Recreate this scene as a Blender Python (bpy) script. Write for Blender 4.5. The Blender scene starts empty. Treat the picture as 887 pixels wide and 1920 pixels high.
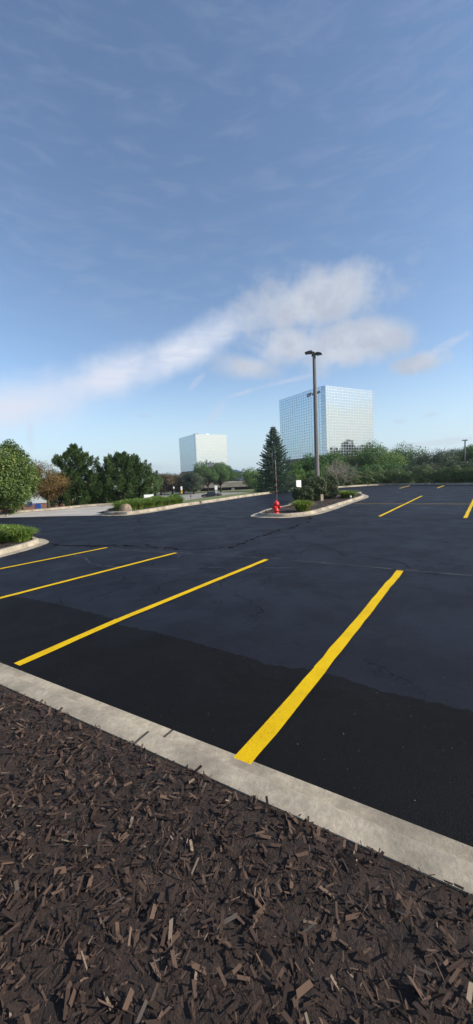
import bpy, math, random
import numpy as np
from mathutils import Vector, Matrix
from mathutils.geometry import tessellate_polygon

SC = bpy.context.scene
COL = SC.collection
R = math.radians
rng = np.random.default_rng(7)
random.seed(7)

# ------------------------------------------------------------------ camera
EYE = 1.87
FPX, CX, CY = 700.0, 443.5, 960.0
ROLL, PITCH = R(2.6), R(5.137)
_F = Vector((0, math.cos(PITCH), -math.sin(PITCH)))
_R0 = Vector((1, 0, 0)); _U0 = _R0.cross(_F)
_R = _R0 * math.cos(-ROLL) + _U0 * math.sin(-ROLL)
_U = -_R0 * math.sin(-ROLL) + _U0 * math.cos(-ROLL)
cam_d = bpy.data.cameras.new('camera'); cam = bpy.data.objects.new('camera', cam_d); COL.objects.link(cam)
cam_d.sensor_fit = 'HORIZONTAL'; cam_d.sensor_width = 36.0; cam_d.lens = FPX / 887 * 36
cam_d.clip_start = 0.05; cam_d.clip_end = 9000
cam.matrix_world = Matrix(((_R.x, _U.x, -_F.x, 0), (_R.y, _U.y, -_F.y, 0), (_R.z, _U.z, -_F.z, EYE), (0, 0, 0, 1)))
SC.camera = cam

def ray(x, y):
    d = _F * FPX + _R * (x - CX) - _U * (y - CY)
    return d / d.y
def at(x, y, z=0.0):            # ground point at height z seen towards (x, y)
    d = ray(x, y); t = (z - EYE) / d.z
    return Vector((d.x * t, d.y * t, z))
def far_at(x, y, D):            # point at forward distance D
    d = ray(x, y) * D
    return Vector((d.x, d.y, d.z + EYE))
def azel(x, y):
    d = ray(x, y).normalized()
    return math.degrees(math.atan2(d.x, d.y)), math.degrees(math.asin(d.z))

# ------------------------------------------------------------------ light and sky
SUN_AZ, SUN_EL = R(104), R(31)
SKY_STRENGTH = 0.10
SC.view_settings.view_transform = 'Standard'
SC.view_settings.look = 'None'
SC.view_settings.gamma = 1.0
SC.view_settings.use_curve_mapping = False
SC.view_settings.exposure = 0.85
sl = bpy.data.lights.new('sun', 'SUN'); sl.energy = 3.6; sl.angle = R(0.53); sl.color = (1.0, 0.93, 0.82)
so = bpy.data.objects.new('sun', sl); COL.objects.link(so)
sdir = Vector((math.sin(SUN_AZ) * math.cos(SUN_EL), math.cos(SUN_AZ) * math.cos(SUN_EL), math.sin(SUN_EL)))
so.rotation_euler = sdir.to_track_quat('Z', 'Y').to_euler(); so.location = sdir * 200

W = bpy.data.worlds.new('World'); SC.world = W; W.use_nodes = True
nt = W.node_tree; nt.nodes.clear()
class NB:
    def __init__(s, nt): s.nt = nt
    def n(s, t, **k):
        o = s.nt.nodes.new(t)
        for a, b in k.items(): setattr(o, a, b)
        return o
    def l(s, a, b): s.nt.links.new(a, b)
    def put(s, sock, v):
        if hasattr(v, 'is_linked') or hasattr(v, 'links'): s.l(v, sock)
        else: sock.default_value = v
    def m(s, op, a, b=None, c=None, clamp=False):
        o = s.n('ShaderNodeMath', operation=op); o.use_clamp = clamp
        s.put(o.inputs[0], a)
        if b is not None: s.put(o.inputs[1], b)
        if c is not None: s.put(o.inputs[2], c)
        return o.outputs[0]
    def mix(s, f, a, b, blend='MIX'):
        o = s.n('ShaderNodeMix', data_type='RGBA', blend_type=blend)
        s.put(o.inputs[0], f); s.put(o.inputs[6], a); s.put(o.inputs[7], b)
        return o.outputs[2]
    def noise(s, vec, scale, detail=4, rough=0.55, dist=0.0, out=0):
        o = s.n('ShaderNodeTexNoise'); o.inputs['Scale'].default_value = scale
        o.inputs['Detail'].default_value = detail; o.inputs['Roughness'].default_value = rough
        o.inputs['Distortion'].default_value = dist
        if vec is not None: s.l(vec, o.inputs['Vector'])
        return o.outputs[out]
    def ramp(s, v, a, b, c=0.0, d=1.0, smooth=True):
        o = s.n('ShaderNodeMapRange'); o.interpolation_type = 'SMOOTHSTEP' if smooth else 'LINEAR'
        s.put(o.inputs[0], v)
        for i, q in enumerate((a, b, c, d)): o.inputs[i + 1].default_value = q
        return o.outputs[0]
    def scale(s, vec, sx, sy, sz):
        o = s.n('ShaderNodeMapping'); s.l(vec, o.inputs[0]); o.inputs['Scale'].default_value = (sx, sy, sz)
        return o.outputs[0]
b = NB(nt)
sky = b.n('ShaderNodeTexSky', sky_type='NISHITA'); sky.sun_disc = False
sky.sun_elevation = SUN_EL; sky.sun_rotation = SUN_AZ; sky.altitude = 200
sky.air_density = 1.0; sky.dust_density = 0.3; sky.ozone_density = 2.0
tc = b.n('ShaderNodeTexCoord'); D = tc.outputs['Generated']
sx = b.n('ShaderNodeSeparateXYZ'); b.l(D, sx.inputs[0])
az = b.m('MULTIPLY', b.m('ARCTAN2', sx.outputs[0], sx.outputs[1]), 57.2958)
el = b.m('MULTIPLY', b.m('ARCSINE', sx.outputs[2]), 57.2958)
zc = b.m('MAXIMUM', sx.outputs[2], 0.03)
# cloud plane coordinates for free noise clouds
cp = b.n('ShaderNodeCombineXYZ')
b.l(b.m('DIVIDE', sx.outputs[0], zc), cp.inputs[0]); b.l(b.m('DIVIDE', sx.outputs[1], zc), cp.inputs[1])
n1 = b.noise(D, 9.0, 6, 0.6); n2 = b.noise(D, 26.0, 5, 0.6); n3 = b.noise(D, 4.0, 4, 0.5)
fib = b.noise(b.scale(D, 5, 5, 22), 2.2, 6, 0.62, 0.6)
def ell(x, y, a, h, rot=0.0, wob=1.0, lo=1.25, hi=0.35, nz=None, pts=None):
    A, E = azel(x, y) if pts is None else pts
    dx = b.m('SUBTRACT', az, A); dy = b.m('SUBTRACT', el, E)
    c, s_ = math.cos(R(rot)), math.sin(R(rot))
    u = b.m('DIVIDE', b.m('ADD', b.m('MULTIPLY', dx, c), b.m('MULTIPLY', dy, s_)), a)
    v = b.m('DIVIDE', b.m('SUBTRACT', b.m('MULTIPLY', dy, c), b.m('MULTIPLY', dx, s_)), h)
    d = b.m('SQRT', b.m('ADD', b.m('MULTIPLY', u, u), b.m('MULTIPLY', v, v)))
    d = b.m('ADD', d, b.m('MULTIPLY', b.m('SUBTRACT', n1 if nz is None else nz, 0.5), 2.0 * wob))
    return b.ramp(d, lo, hi)
def mx(*m):
    r = m[0]
    for q in m[1:]: r = b.m('MAXIMUM', r, q)
    return r
K = 1.0 / SKY_STRENGTH / 2 ** 0.85
base = b.mix(b.ramp(el, 16, -1, 0.0, 0.85), sky.outputs[0], (0.60 * K, 0.76 * K, 0.87 * K, 1))
KC = K
# faint veil, then the long cirrus band, then the grey-lilac cumulus
veil = b.m('MULTIPLY', b.ramp(fib, 0.42, 0.75), b.ramp(el, 6, 30))
c0 = b.mix(b.m('MULTIPLY', veil, 0.09), base, (0.62 * K, 0.66 * K, 0.80 * K, 1))
band = mx(ell(20, 765, 17, 4.6, 15, 0.5, 1.08, 0.0), ell(190, 712, 14, 3.6, 22, 0.6, 1.08, 0.0), ell(350, 655, 13, 3.0, 22, 0.6, 1.2, 0.0))
bandf = b.m('MULTIPLY', band, b.ramp(fib, 0.25, 0.62, 0.72, 1.0))
c1 = b.mix(b.m('MULTIPLY', bandf, 0.95), c0, (0.78 * KC, 0.82 * KC, 0.93 * KC, 1))
wis = mx(ell(368, 716, 1.9, 0.45, 42, 1.2, nz=n2), ell(405, 775, 2.6, 0.7, 50, 1.0, nz=n2), ell(548, 712, 4.6, 0.4, 8, 1.2, nz=n2),
         ell(460, 735, 3.0, 0.4, 14, 1.2, nz=n2), ell(57, 815, 0.5, 2.2, 0, 1.0, nz=n2), ell(850, 640, 4, 0.6, 18, 1.2, nz=n2))
c2 = b.mix(b.m('MULTIPLY', b.m('MULTIPLY', wis, b.ramp(n2, 0.3, 0.6, 0.3, 1.0)), 0.42), c1, (0.66 * K, 0.69 * K, 0.82 * K, 1))
cum = mx(ell(645, 652, 8.0, 4.4, 3, 1.1, 1.08, 0.35), ell(540, 648, 8.0, 3.4, 0, 1.1, 1.08, 0.35), ell(465, 688, 5.6, 2.0, -6, 0.9, 1.25, .1), ell(783, 681, 3.7, 1.5, 2, 0.8, 1.2, .3, nz=n2),
         ell(700, 630, 5.5, 2.6, -12, 0.9), ell(600, 560, 12, 4.0, 5, 1.2))
small = mx(ell(270, 780, 1.2, 0.35, 3, 1.0, nz=n2), ell(808, 778, 0.9, 0.35, 0, 1.0, nz=n2), ell(748, 790, 1.1, 0.35, 0, 1.0, nz=n2),
           ell(800, 832, 11, 0.45, 3, 0.8, nz=n2), ell(280, 878, 3.5, 0.8, 0, 0.9, nz=n2))
shade = b.mix(b.ramp(b.m('ADD', b.m('MULTIPLY', n1, .7), b.m('MULTIPLY', n2, .3)), 0.35, 0.65), (0.49 * K, 0.54 * K, 0.64 * K, 1), (0.66 * K, 0.70 * K, 0.78 * K, 1))
c3 = b.mix(b.m('MULTIPLY', cum, 0.92), c2, shade)
c3 = b.mix(b.m('MULTIPLY', small, 0.3), c3, (0.55 * K, 0.57 * K, 0.68 * K, 1))
# bright broken clouds round the sun (behind the right shoulder), the ones the towers mirror
sunc = ell(0, 0, 44, 26, 0, 0.6, pts=(116, 14))
sunf = b.m('MULTIPLY', sunc, b.ramp(b.noise(b.scale(D, 3, 3, 9), 1.6, 5, 0.6), 0.38, 0.60, 0.35, 1.0))
c4 = b.mix(b.m('MULTIPLY', sunf, 0.9), c3, (1.45 * K, 1.36 * K, 1.16 * K, 1))
c4 = b.mix(b.m('MULTIPLY', ell(0, 0, 8.5, 11, 0, 0.7, pts=(122, 9)), 0.75), c4, (2.0 * K, 1.82 * K, 1.5 * K, 1))  # extra out-of-view glow added so the left tower mirrors brighter
bg = b.n('ShaderNodeBackground'); bg.inputs[1].default_value = SKY_STRENGTH
b.l(c4, bg.inputs[0])
wo = b.n('ShaderNodeOutputWorld'); b.l(bg.outputs[0], wo.inputs[0])

# ------------------------------------------------------------------ helpers
def tag(o, label=None, cat=None, group=None, kind=None):
    if label: o['label'] = label
    if cat: o['category'] = cat
    if group: o['group'] = group
    if kind: o['kind'] = kind
    return o
def empty(name, loc=(0, 0, 0), rz=0.0):
    o = bpy.data.objects.new(name, None); COL.objects.link(o); o.location = loc; o.rotation_euler = (0, 0, rz)
    o.empty_display_size = 0.2
    return o
def copy_tree(o, parent=None):
    c = o.copy(); COL.objects.link(c); c.parent = parent
    for ch in list(o.children): copy_tree(ch, c)
    return c

class MB:
    def __init__(s): s.v = []; s.f = []; s.sm = []
    def add(s, vs, fs, smooth=False):
        k = len(s.v); s.v += [tuple(p) for p in vs]; s.f += [tuple(i + k for i in f) for f in fs]; s.sm += [smooth] * len(fs)
        return s
    def box(s, x0, x1, y0, y1, z0, z1, M=None):
        vs = [Vector((x, y, z)) for z in (z0, z1) for y in (y0, y1) for x in (x0, x1)]
        if M is not None: vs = [M @ p for p in vs]
        return s.add(vs, [(0, 2, 3, 1), (4, 5, 7, 6), (0, 1, 5, 4), (2, 6, 7, 3), (0, 4, 6, 2), (1, 3, 7, 5)])
    def tube(s, pts, rad, n=8, cap=True, smooth=True):
        pts = [Vector(p) for p in pts]; rings = []
        up = Vector((0.13, 0.31, 0.9)).normalized()
        for i, p in enumerate(pts):
            d = (pts[min(i + 1, len(pts) - 1)] - pts[max(i - 1, 0)])
            d = d.normalized() if d.length > 1e-9 else Vector((0, 0, 1))
            u0 = up if abs(d.dot(up)) < 0.95 else Vector((1, 0, 0))
            a = d.cross(u0).normalized(); c = d.cross(a)
            r = rad[i] if hasattr(rad, '__len__') else rad
            rings.append([p + (a * math.cos(2 * math.pi * k / n) + c * math.sin(2 * math.pi * k / n)) * r for k in range(n)])
        vs = [q for r_ in rings for q in r_]
        fs = [(i * n + k, i * n + (k + 1) % n, (i + 1) * n + (k + 1) % n, (i + 1) * n + k) for i in range(len(pts) - 1) for k in range(n)]
        if cap: fs += [tuple(range(n))[::-1], tuple((len(pts) - 1) * n + k for k in range(n))]
        return s.add(vs, fs, smooth)
    def lathe(s, prof, n=20, M=None):
        vs = [Vector((r * math.cos(2 * math.pi * k / n), r * math.sin(2 * math.pi * k / n), z)) for r, z in prof for k in range(n)]
        if M is not None: vs = [M @ p for p in vs]
        fs = [(i * n + k, i * n + (k + 1) % n, (i + 1) * n + (k + 1) % n, (i + 1) * n + k) for i in range(len(prof) - 1) for k in range(n)]
        fs += [tuple(range(n))[::-1], tuple((len(prof) - 1) * n + k for k in range(n))]
        return s.add(vs, fs, True)
    def poly(s, pts, z=None):
        pts = [Vector((p[0], p[1], p[2] if z is None and len(p) > 2 else (z or 0.0))) for p in pts]
        tris = tessellate_polygon([pts])
        out = []
        for t in tris:
            a, b_, c = (pts[i] for i in t)
            if (b_ - a).cross(c - a).z < 0: t = t[::-1]
            out.append(tuple(t))
        return s.add(pts, out)
    def build(s, name, mat, parent=None, bevel=0.0):
        me = bpy.data.meshes.new(name); me.from_pydata(s.v, [], s.f); me.update()
        me.polygons.foreach_set('use_smooth', s.sm)
        if mat: me.materials.append(mat)
        o = bpy.data.objects.new(name, me); COL.objects.link(o)
        if parent: o.parent = parent
        if bevel:
            bm = o.modifiers.new('bevel', 'BEVEL'); bm.width = bevel; bm.segments = 2; bm.limit_method = 'ANGLE'
        return o

def mat(name, col, rough=0.8, metal=0.0, spec=0.5, var=0.0, vscale=3.0, bump=0.0, bscale=30.0, col2=None, emis=None, pos='Object'):
    m = bpy.data.materials.new(name); m.use_nodes = True
    q = NB(m.node_tree); p = m.node_tree.nodes['Principled BSDF']
    p.inputs['Roughness'].default_value = rough; p.inputs['Metallic'].default_value = metal
    p.inputs['Specular IOR Level'].default_value = spec
    p.inputs['Base Color'].default_value = (*col, 1)
    t = q.n('ShaderNodeTexCoord').outputs[pos]
    if var or col2:
        c2 = col2 or tuple(c * (1 - var) for c in col)
        f = q.ramp(q.noise(t, vscale, 6, 0.65), 0.35, 0.65)
        c = q.mix(f, (*col, 1), (*c2, 1))
        f2 = q.noise(t, vscale * 14, 3, 0.6)
        c = q.mix(q.ramp(f2, 0.3, 0.7, 0, var * 0.6), c, (c2[0] * .5, c2[1] * .5, c2[2] * .5, 1))
        q.l(c, p.inputs['Base Color'])
    if bump:
        bn = q.n('ShaderNodeBump'); bn.inputs['Strength'].default_value = bump; bn.inputs['Distance'].default_value = 0.02
        q.l(q.noise(t, bscale, 5, 0.7), bn.inputs['Height']); q.l(bn.outputs[0], p.inputs['Normal'])
    return m

def leaf_mat(name, ca, cb, trans=0.25, rough=0.55, cc=None, ccf=0.12):
    m = bpy.data.materials.new(name); m.use_nodes = True
    q = NB(m.node_tree); p = m.node_tree.nodes['Principled BSDF']; out = m.node_tree.nodes['Material Output']
    a = q.n('ShaderNodeAttribute'); a.attribute_name = 'v'
    c = q.mix(a.outputs['Fac'], (*ca, 1), (*cb, 1))
    if cc: c = q.mix(q.ramp(a.outputs['Fac'], 1 - ccf, 1 - ccf * 0.5), c, (*cc, 1))
    q.l(c, p.inputs['Base Color']); p.inputs['Roughness'].default_value = rough; p.inputs['Specular IOR Level'].default_value = 0.3
    tr = q.n('ShaderNodeBsdfTranslucent'); q.l(c, tr.inputs[0])
    ms = q.n('ShaderNodeMixShader'); ms.inputs[0].default_value = trans
    q.l(p.outputs[0], ms.inputs[1]); q.l(tr.outputs[0], ms.inputs[2]); q.l(ms.outputs[0], out.inputs[0])
    return m

def quads(name, P, U, V, val, m, parent=None, rect=False):
    """one diamond leaf per row: centre P, half axes U and V"""
    n = len(P); vs = np.stack([P - U - V, P + U - V * .7, P + U * .8 + V, P - U * .9 + V * .8], 1).reshape(-1, 3) if rect else np.stack([P - U, P - V * 0.9, P + U, P + V * 0.9], 1).reshape(-1, 3)
    me = bpy.data.meshes.new(name)
    me.vertices.add(4 * n); me.vertices.foreach_set('co', vs.astype(np.float32).ravel())
    me.loops.add(4 * n); me.loops.foreach_set('vertex_index', np.arange(4 * n, dtype=np.int32))
    me.polygons.add(n); me.polygons.foreach_set('loop_start', np.arange(0, 4 * n, 4, dtype=np.int32))
    me.update(calc_edges=True)
    at_ = me.attributes.new('v', 'FLOAT', 'POINT'); at_.data.foreach_set('value', np.repeat(np.clip(val, 0, 1), 4).astype(np.float32))
    me.materials.append(m)
    o = bpy.data.objects.new(name, me); COL.objects.link(o)
    if parent: o.parent = parent
    return o
def unit(a): return a / np.maximum(np.linalg.norm(a, axis=1, keepdims=True), 1e-9)
def leaves(name, P, N, size, m, parent=None, aspect=0.55, spread=0.8, clump=None):
    n = len(P)
    nn = unit(N + rng.normal(0, spread, (n, 3)))
    r = unit(rng.normal(0, 1, (n, 3))); u = unit(np.cross(nn, r)); v = np.cross(nn, u)
    s = size * rng.uniform(0.6, 1.3, (n, 1))
    val = rng.uniform(0, 1, n) * 0.6 + (0.2 if clump is None else clump * 0.4)
    return quads(name, P, u * s, v * s * aspect, val, m, parent)

def shell(centres, radii, n, inner=0.55, flat=1.0):
    """leaf points on and inside a set of clumps, thinned out at random so gaps stay"""
    k = len(centres); w = radii ** 2; idx = rng.choice(k, n, p=w / w.sum())
    d = unit(rng.normal(0, 1, (n, 3)))
    rr = radii[idx] * (inner + (1 - inner) * rng.uniform(0, 1, n) ** 0.6) * rng.uniform(0.85, 1.12, n)
    P = centres[idx] + d * rr[:, None] * np.array([1, 1, flat])
    return P, d, idx

# ------------------------------------------------------------------ materials
def asphalt(name, base, speck, crack, rough, bumpS, spec):
    m = bpy.data.materials.new(name); m.use_nodes = True
    q = NB(m.node_tree); p = m.node_tree.nodes['Principled BSDF']
    t = q.n('ShaderNodeTexCoord').outputs['Object']
    big = q.noise(t, 0.13, 5, 0.6); mid = q.noise(t, 0.9, 5, 0.65, 0.4); grit = q.noise(t, 70, 3, 0.7)
    c = q.mix(q.ramp(big, 0.35, 0.68), (*base, 1), (base[0] * 1.8, base[1] * 1.75, base[2] * 1.65, 1))
    c = q.mix(q.ramp(mid, 0.42, 0.66, 0, 0.5), c, (base[0] * 0.65, base[1] * 0.7, base[2] * 0.72, 1))
    c = q.mix(q.ramp(grit, 0.55, 0.78, 0, 0.6), c, (base[0] * 4.2, base[1] * 4.0, base[2] * 3.6, 1))
    c = q.mix(q.ramp(grit, 0.45, 0.3, 0, 0.6), c, (base[0] * .35, base[1] * .35, base[2] * .35, 1))
    v = q.n('ShaderNodeTexVoronoi'); v.inputs['Scale'].default_value = 38; q.l(t, v.inputs['Vector'])
    wh = q.n('ShaderNodeTexWhiteNoise'); q.l(v.outputs['Position'], wh.inputs[0])
    sp = q.m('MULTIPLY', q.ramp(v.outputs['Distance'], 0.16, 0.08), q.m('GREATER_THAN', wh.outputs[0], 1 - speck))
    c = q.mix(sp, c, (0.12, 0.115, 0.105, 1))
    cr = None
    if crack:
        tw = q.n('ShaderNodeVectorMath', operation='ADD'); q.l(t, tw.inputs[0])
        wv = q.n('ShaderNodeVectorMath', operation='SCALE'); q.l(q.noise(t, 2.6, 5, 0.7, 0, 1), wv.inputs[0]); wv.inputs['Scale'].default_value = 0.8
        q.l(wv.outputs[0], tw.inputs[1])
        e = q.n('ShaderNodeTexVoronoi', feature='DISTANCE_TO_EDGE'); e.inputs['Scale'].default_value = 1.1; q.l(tw.outputs[0], e.inputs['Vector'])
        cr = q.m('MULTIPLY', q.ramp(e.outputs['Distance'], 0.013, 0.003), q.ramp(q.noise(t, 0.32, 3, 0.5), 0.50, 0.62))
        cr = q.m('MULTIPLY', cr, q.ramp(q.noise(t, 3.0, 3, 0.5), 0.42, 0.52))
        c = q.mix(q.m('MULTIPLY', cr, 0.85), c, (0.004, 0.004, 0.005, 1))
    q.l(c, p.inputs['Base Color'])
    rr = q.ramp(mid, 0.3, 0.7, rough - 0.06, rough + 0.08)
    q.l(rr, p.inputs['Roughness']); p.inputs['Specular IOR Level'].default_value = spec
    if cr is not None: q.l(q.m('MULTIPLY', q.m('SUBTRACT', 1.0, cr), spec), p.inputs['Specular IOR Level'])
    bn = q.n('ShaderNodeBump'); bn.inputs['Strength'].default_value = bumpS; bn.inputs['Distance'].default_value = 0.006
    h = q.m('ADD', q.noise(t, 110, 3, 0.7), q.m('MULTIPLY', q.noise(t, 9, 4, 0.6), 0.8))
    q.l(h, bn.inputs['Height']); q.l(bn.outputs[0], p.inputs['Normal'])
    return m
M = {}
M['asphalt'] = asphalt('asphalt', (0.0085, 0.0102, 0.0165), 0.02, True, 0.62, 0.7, 0.13)
M['patch'] = asphalt('fresh_asphalt', (0.0052, 0.0054, 0.0064), 0.012, False, 0.72, 1.0, 0.10)
M['crack'] = mat('crack_dark', (0.0035, 0.0035, 0.004), 1.0, spec=0.04)
M['rubble'] = mat('crack_brown', (0.022, 0.017, 0.015), 1.0, var=0.8, vscale=9, spec=0.02)
M['scuff'] = mat('scuff', (0.036, 0.040, 0.056), 0.8, var=0.5, vscale=6)
M['seam'] = mat('seam_dust', (0.085, 0.080, 0.078), 0.85, var=0.5, vscale=5)
M['concrete'] = mat('kerb_concrete', (0.45, 0.385, 0.29), 0.85, var=0.5, vscale=1.7, bump=0.35, bscale=45)
def joints(m):
    q = NB(m.node_tree); p = m.node_tree.nodes['Principled BSDF']; src = p.inputs['Base Color'].links[0].from_socket
    a_ = q.n('ShaderNodeAttribute'); a_.attribute_name = 's'
    f = q.m('LESS_THAN', q.m('FRACT', q.m('DIVIDE', a_.outputs['Fac'], 3.05)), 0.007)
    q.l(q.mix(f, src, (0.05, 0.042, 0.035, 1)), p.inputs['Base Color'])
joints(M['concrete'])
M['drive'] = mat('drive_concrete', (0.43, 0.40, 0.36), 0.85, var=0.22, vscale=0.6, bump=0.2)
M['road'] = mat('road_grey', (0.30, 0.275, 0.24), 0.85, var=0.25, vscale=0.2)
M['grass'] = mat('turf', (0.085, 0.12, 0.028), 0.9, vscale=0.5, col2=(0.15, 0.16, 0.055), var=0.4, bump=0.8, bscale=20)
M['mulch'] = mat('mulch', (0.05, 0.03, 0.022), 0.95, var=0.6, vscale=9, bump=1.0, bscale=40)
M['pole'] = mat('pole_concrete', (0.18, 0.165, 0.155), 0.7, var=0.15, vscale=2)
M['fixture'] = mat('fixture_dark', (0.03, 0.028, 0.03), 0.5)
M['lens'] = mat('lamp_glass', (0.35, 0.36, 0.36), 0.25)
M['hydrant'] = mat('hydrant_red', (0.62, 0.022, 0.018), 0.38, var=0.25, vscale=8)
M['white'] = mat('white_paint', (0.8, 0.8, 0.78), 0.5, var=0.05)
M['bark'] = mat('bark', (0.10, 0.075, 0.055), 0.95, var=0.4, vscale=6, bump=0.6)
M['deadwood'] = mat('dead_wood', (0.36, 0.29, 0.25), 0.9, var=0.3, vscale=5)
M['brick'] = None

def brick_mat():
    m = bpy.data.materials.new('brick'); m.use_nodes = True
    q = NB(m.node_tree); p = m.node_tree.nodes['Principled BSDF']
    t = q.n('ShaderNodeTexCoord').outputs['Object']
    bt = q.n('ShaderNodeTexBrick'); mp = q.n('ShaderNodeMapping'); q.l(t, mp.inputs[0]); mp.inputs['Rotation'].default_value = (R(90), 0, 0)
    q.l(mp.outputs[0], bt.inputs['Vector']); bt.inputs['Scale'].default_value = 1.0
    bt.inputs['Brick Width'].default_value = 0.6; bt.inputs['Row Height'].default_value = 0.22; bt.inputs['Mortar Size'].default_value = 0.02
    bt.inputs['Color1'].default_value = (0.36, 0.12, 0.07, 1); bt.inputs['Color2'].default_value = (0.28, 0.10, 0.06, 1); bt.inputs['Mortar'].default_value = (0.4, 0.33, 0.28, 1)
    q.l(bt.outputs[0], p.inputs['Base Color']); p.inputs['Roughness'].default_value = 0.9
    return m
M['brick'] = brick_mat()
def yellow(name, wear):
    m = bpy.data.materials.new(name); m.use_nodes = True
    q = NB(m.node_tree); p = m.node_tree.nodes['Principled BSDF']
    t = q.n('ShaderNodeTexCoord').outputs['Object']
    g = q.noise(t, 75, 4, 0.75); c = q.mix(q.ramp(q.noise(t, 3, 4, 0.6), 0.3, 0.7), (0.68, 0.44, 0.003, 1), (0.59, 0.37, 0.003, 1))
    c = q.mix(q.ramp(g, 0.60 - wear, 0.70 - wear, 0, 0.85), c, (0.10, 0.075, 0.012, 1))
    q.l(c, p.inputs['Base Color']); p.inputs['Roughness'].default_value = 0.75; p.inputs['Specular IOR Level'].default_value = 0.15
    bn = q.n('ShaderNodeBump'); bn.inputs['Strength'].default_value = 0.6; bn.inputs['Distance'].default_value = 0.006
    q.l(g, bn.inputs['Height']); q.l(bn.outputs[0], p.inputs['Normal'])
    return m
M['yellow'] = yellow('yellow_paint', -0.04)
M['yellow_worn'] = yellow('yellow_paint_on_rough', 0.02)
M['yellow_old'] = mat('yellow_faded', (0.46, 0.31, 0.06), 0.8, var=0.4, vscale=4)

# ------------------------------------------------------------------ ground
def catmull(pts, closed=False, k=8):
    P = [Vector((p[0], p[1], 0)) for p in pts]; n = len(P); out = []
    for i in range(n if closed else n - 1):
        g = (lambda j: P[j % n]) if closed else (lambda j: P[max(0, min(n - 1, j))])
        a, b_, c, d = g(i - 1), g(i), g(i + 1), g(i + 2)
        for j in range(k):
            t = j / k
            out.append(0.5 * ((2 * b_) + (c - a) * t + (2 * a - 5 * b_ + 4 * c - d) * t * t + (3 * b_ - a - 3 * c + d) * t ** 3))
    if not closed: out.append(P[-1])
    return out
def offset(pts, d, closed=False):
    n = len(pts); out = []
    for i in range(n):
        a = pts[(i - 1) % n] if closed or i > 0 else pts[i]; c = pts[(i + 1) % n] if closed or i < n - 1 else pts[i]
        t = (c - a); t = t.normalized() if t.length > 1e-6 else Vector((1, 0, 0))
        out.append(pts[i] + Vector((-t.y, t.x, 0)) * d)
    return out

far_px = [(190, 966.5), (240, 966.5), (300, 958.5), (346, 950), (400, 942), (480, 929.5), (552, 921), (640, 914.5), (712, 910)]
far_kerb = [at(*p) for p in far_px] + [at(762, 909.3), at(820, 908.8), at(887, 908.5), Vector((40, 33, 0)), Vector((60, 16, 0)), Vector((90, -12, 0))]
far_c = catmull(far_kerb, False, 8)           # outer edge of the gutter, left tip to far right
FC = np.array([(p.x, p.y) for p in far_c])
def far_side(x, y):
    """signed distance past the far kerb (positive outside the lot)"""
    d = np.hypot(FC[:, 0] - x, FC[:, 1] - y); i = int(d.argmin()); i = max(1, min(len(FC) - 2, i))
    t = FC[i + 1] - FC[i - 1]; cr = t[0] * (y - FC[i][1]) - t[1] * (x - FC[i][0])
    return float(d.min()) * (1 if cr > 0 else -1)
LOW = -2.4
def gz(x, y):
    d = far_side(x, y)
    # left of the island the concrete drive borders the lot
    if x < -8.0:
        dl = (y - (31.5 + 0.05 * x)); d = max(d, dl) if x > -12 else dl
    if d < 1.8: return -0.25
    right = min(1.0, max(0.0, (x - 1.0 - 0.05 * y) / 10.0))
    if x > 0 and right > 0: soft = LOW * (1 - right) 
    else: soft = LOW
    return 0.10 + (soft - 0.10) * (1 - math.exp(-(d - 1.2) / (3.0 if x < -9 else 9.0)))
def coords(a, b_, far, step=1.0):
    v = list(np.arange(a, b_ + 0.01, step)); s = step; x = b_
    while x < far: s *= 1.35; x += s; v.append(x)
    s = step; x = a; lo = []
    while x > -far: s *= 1.35; x -= s; lo.append(x)
    return lo[::-1] + v
xs = coords(-60, 62, 4000, 1.5); ys = coords(10, 95, 4000, 1.5)
vs = []
for y in ys:
    for x in xs:
        if y < 14: z = -0.25
        else: z = gz(x, y)
        vs.append((x, y, z))
nx = len(xs)
g = MB(); g.add(vs, [(j * nx + i, j * nx + i + 1, (j + 1) * nx + i + 1, (j + 1) * nx + i) for j in range(len(ys) - 1) for i in range(nx - 1)], True)
tag(g.build('ground', M['grass']), kind='structure')

# asphalt of the lot: everything inside the far kerb
near0, near1 = at(0, 1243), at(125, 1292); nd = (near1 - near0).normalized()
nrm_in = Vector((-nd.y, nd.x, 0))
left_edge = [at(0, 971), at(100, 968), at(180, 966.5)]
lot = [near0 - nd * 60, near0 + nd * 90] + [Vector((120, -40, 0))] + [p.copy() for p in far_c[::-1]] + left_edge[::-1] + [Vector((-60, 31, 0))]
a = MB(); a.poly([(p.x, p.y, 0) for p in lot]); tag(a.build('asphalt_lot', M['asphalt']), kind='structure')

# dark fresh patch along the near kerb, ragged edge
pe = [at(*p) for p in [(0, 1115), (60, 1124), (125, 1137), (210, 1160), (225, 1172), (310, 1190), (443, 1227), (508, 1247), (578, 1255), (643, 1272), (693, 1291)]]
d0 = (pe[-1] - pe[-5]).normalized()
pe = [pe[0] - nd * 30] + pe + [pe[-1] + nd * k for k in (1.2, 3, 8, 40)]
edge = []
for i in range(len(pe) - 1):
    L = (pe[i + 1] - pe[i]).length; k = max(2, int(min(L, 14) / 0.05))
    for j in range(k):
        p = pe[i].lerp(pe[i + 1], j / k); edge.append(p + nrm_in * random.gauss(0, 0.012))
edge.append(pe[-1]); pa = MB(); vs = []
for p in edge:
    t = (p - near0).dot(nd); b0 = near0 + nd * t - nrm_in * 0.02
    vs += [(p.x, p.y, 0.004), (b0.x, b0.y, 0.004)]
pa.add(vs, [(2 * k, 2 * k + 1, 2 * k + 3, 2 * k + 2) for k in range(len(edge) - 1)])
tag(pa.build('asphalt_patch', M['patch']), kind='structure')

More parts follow.
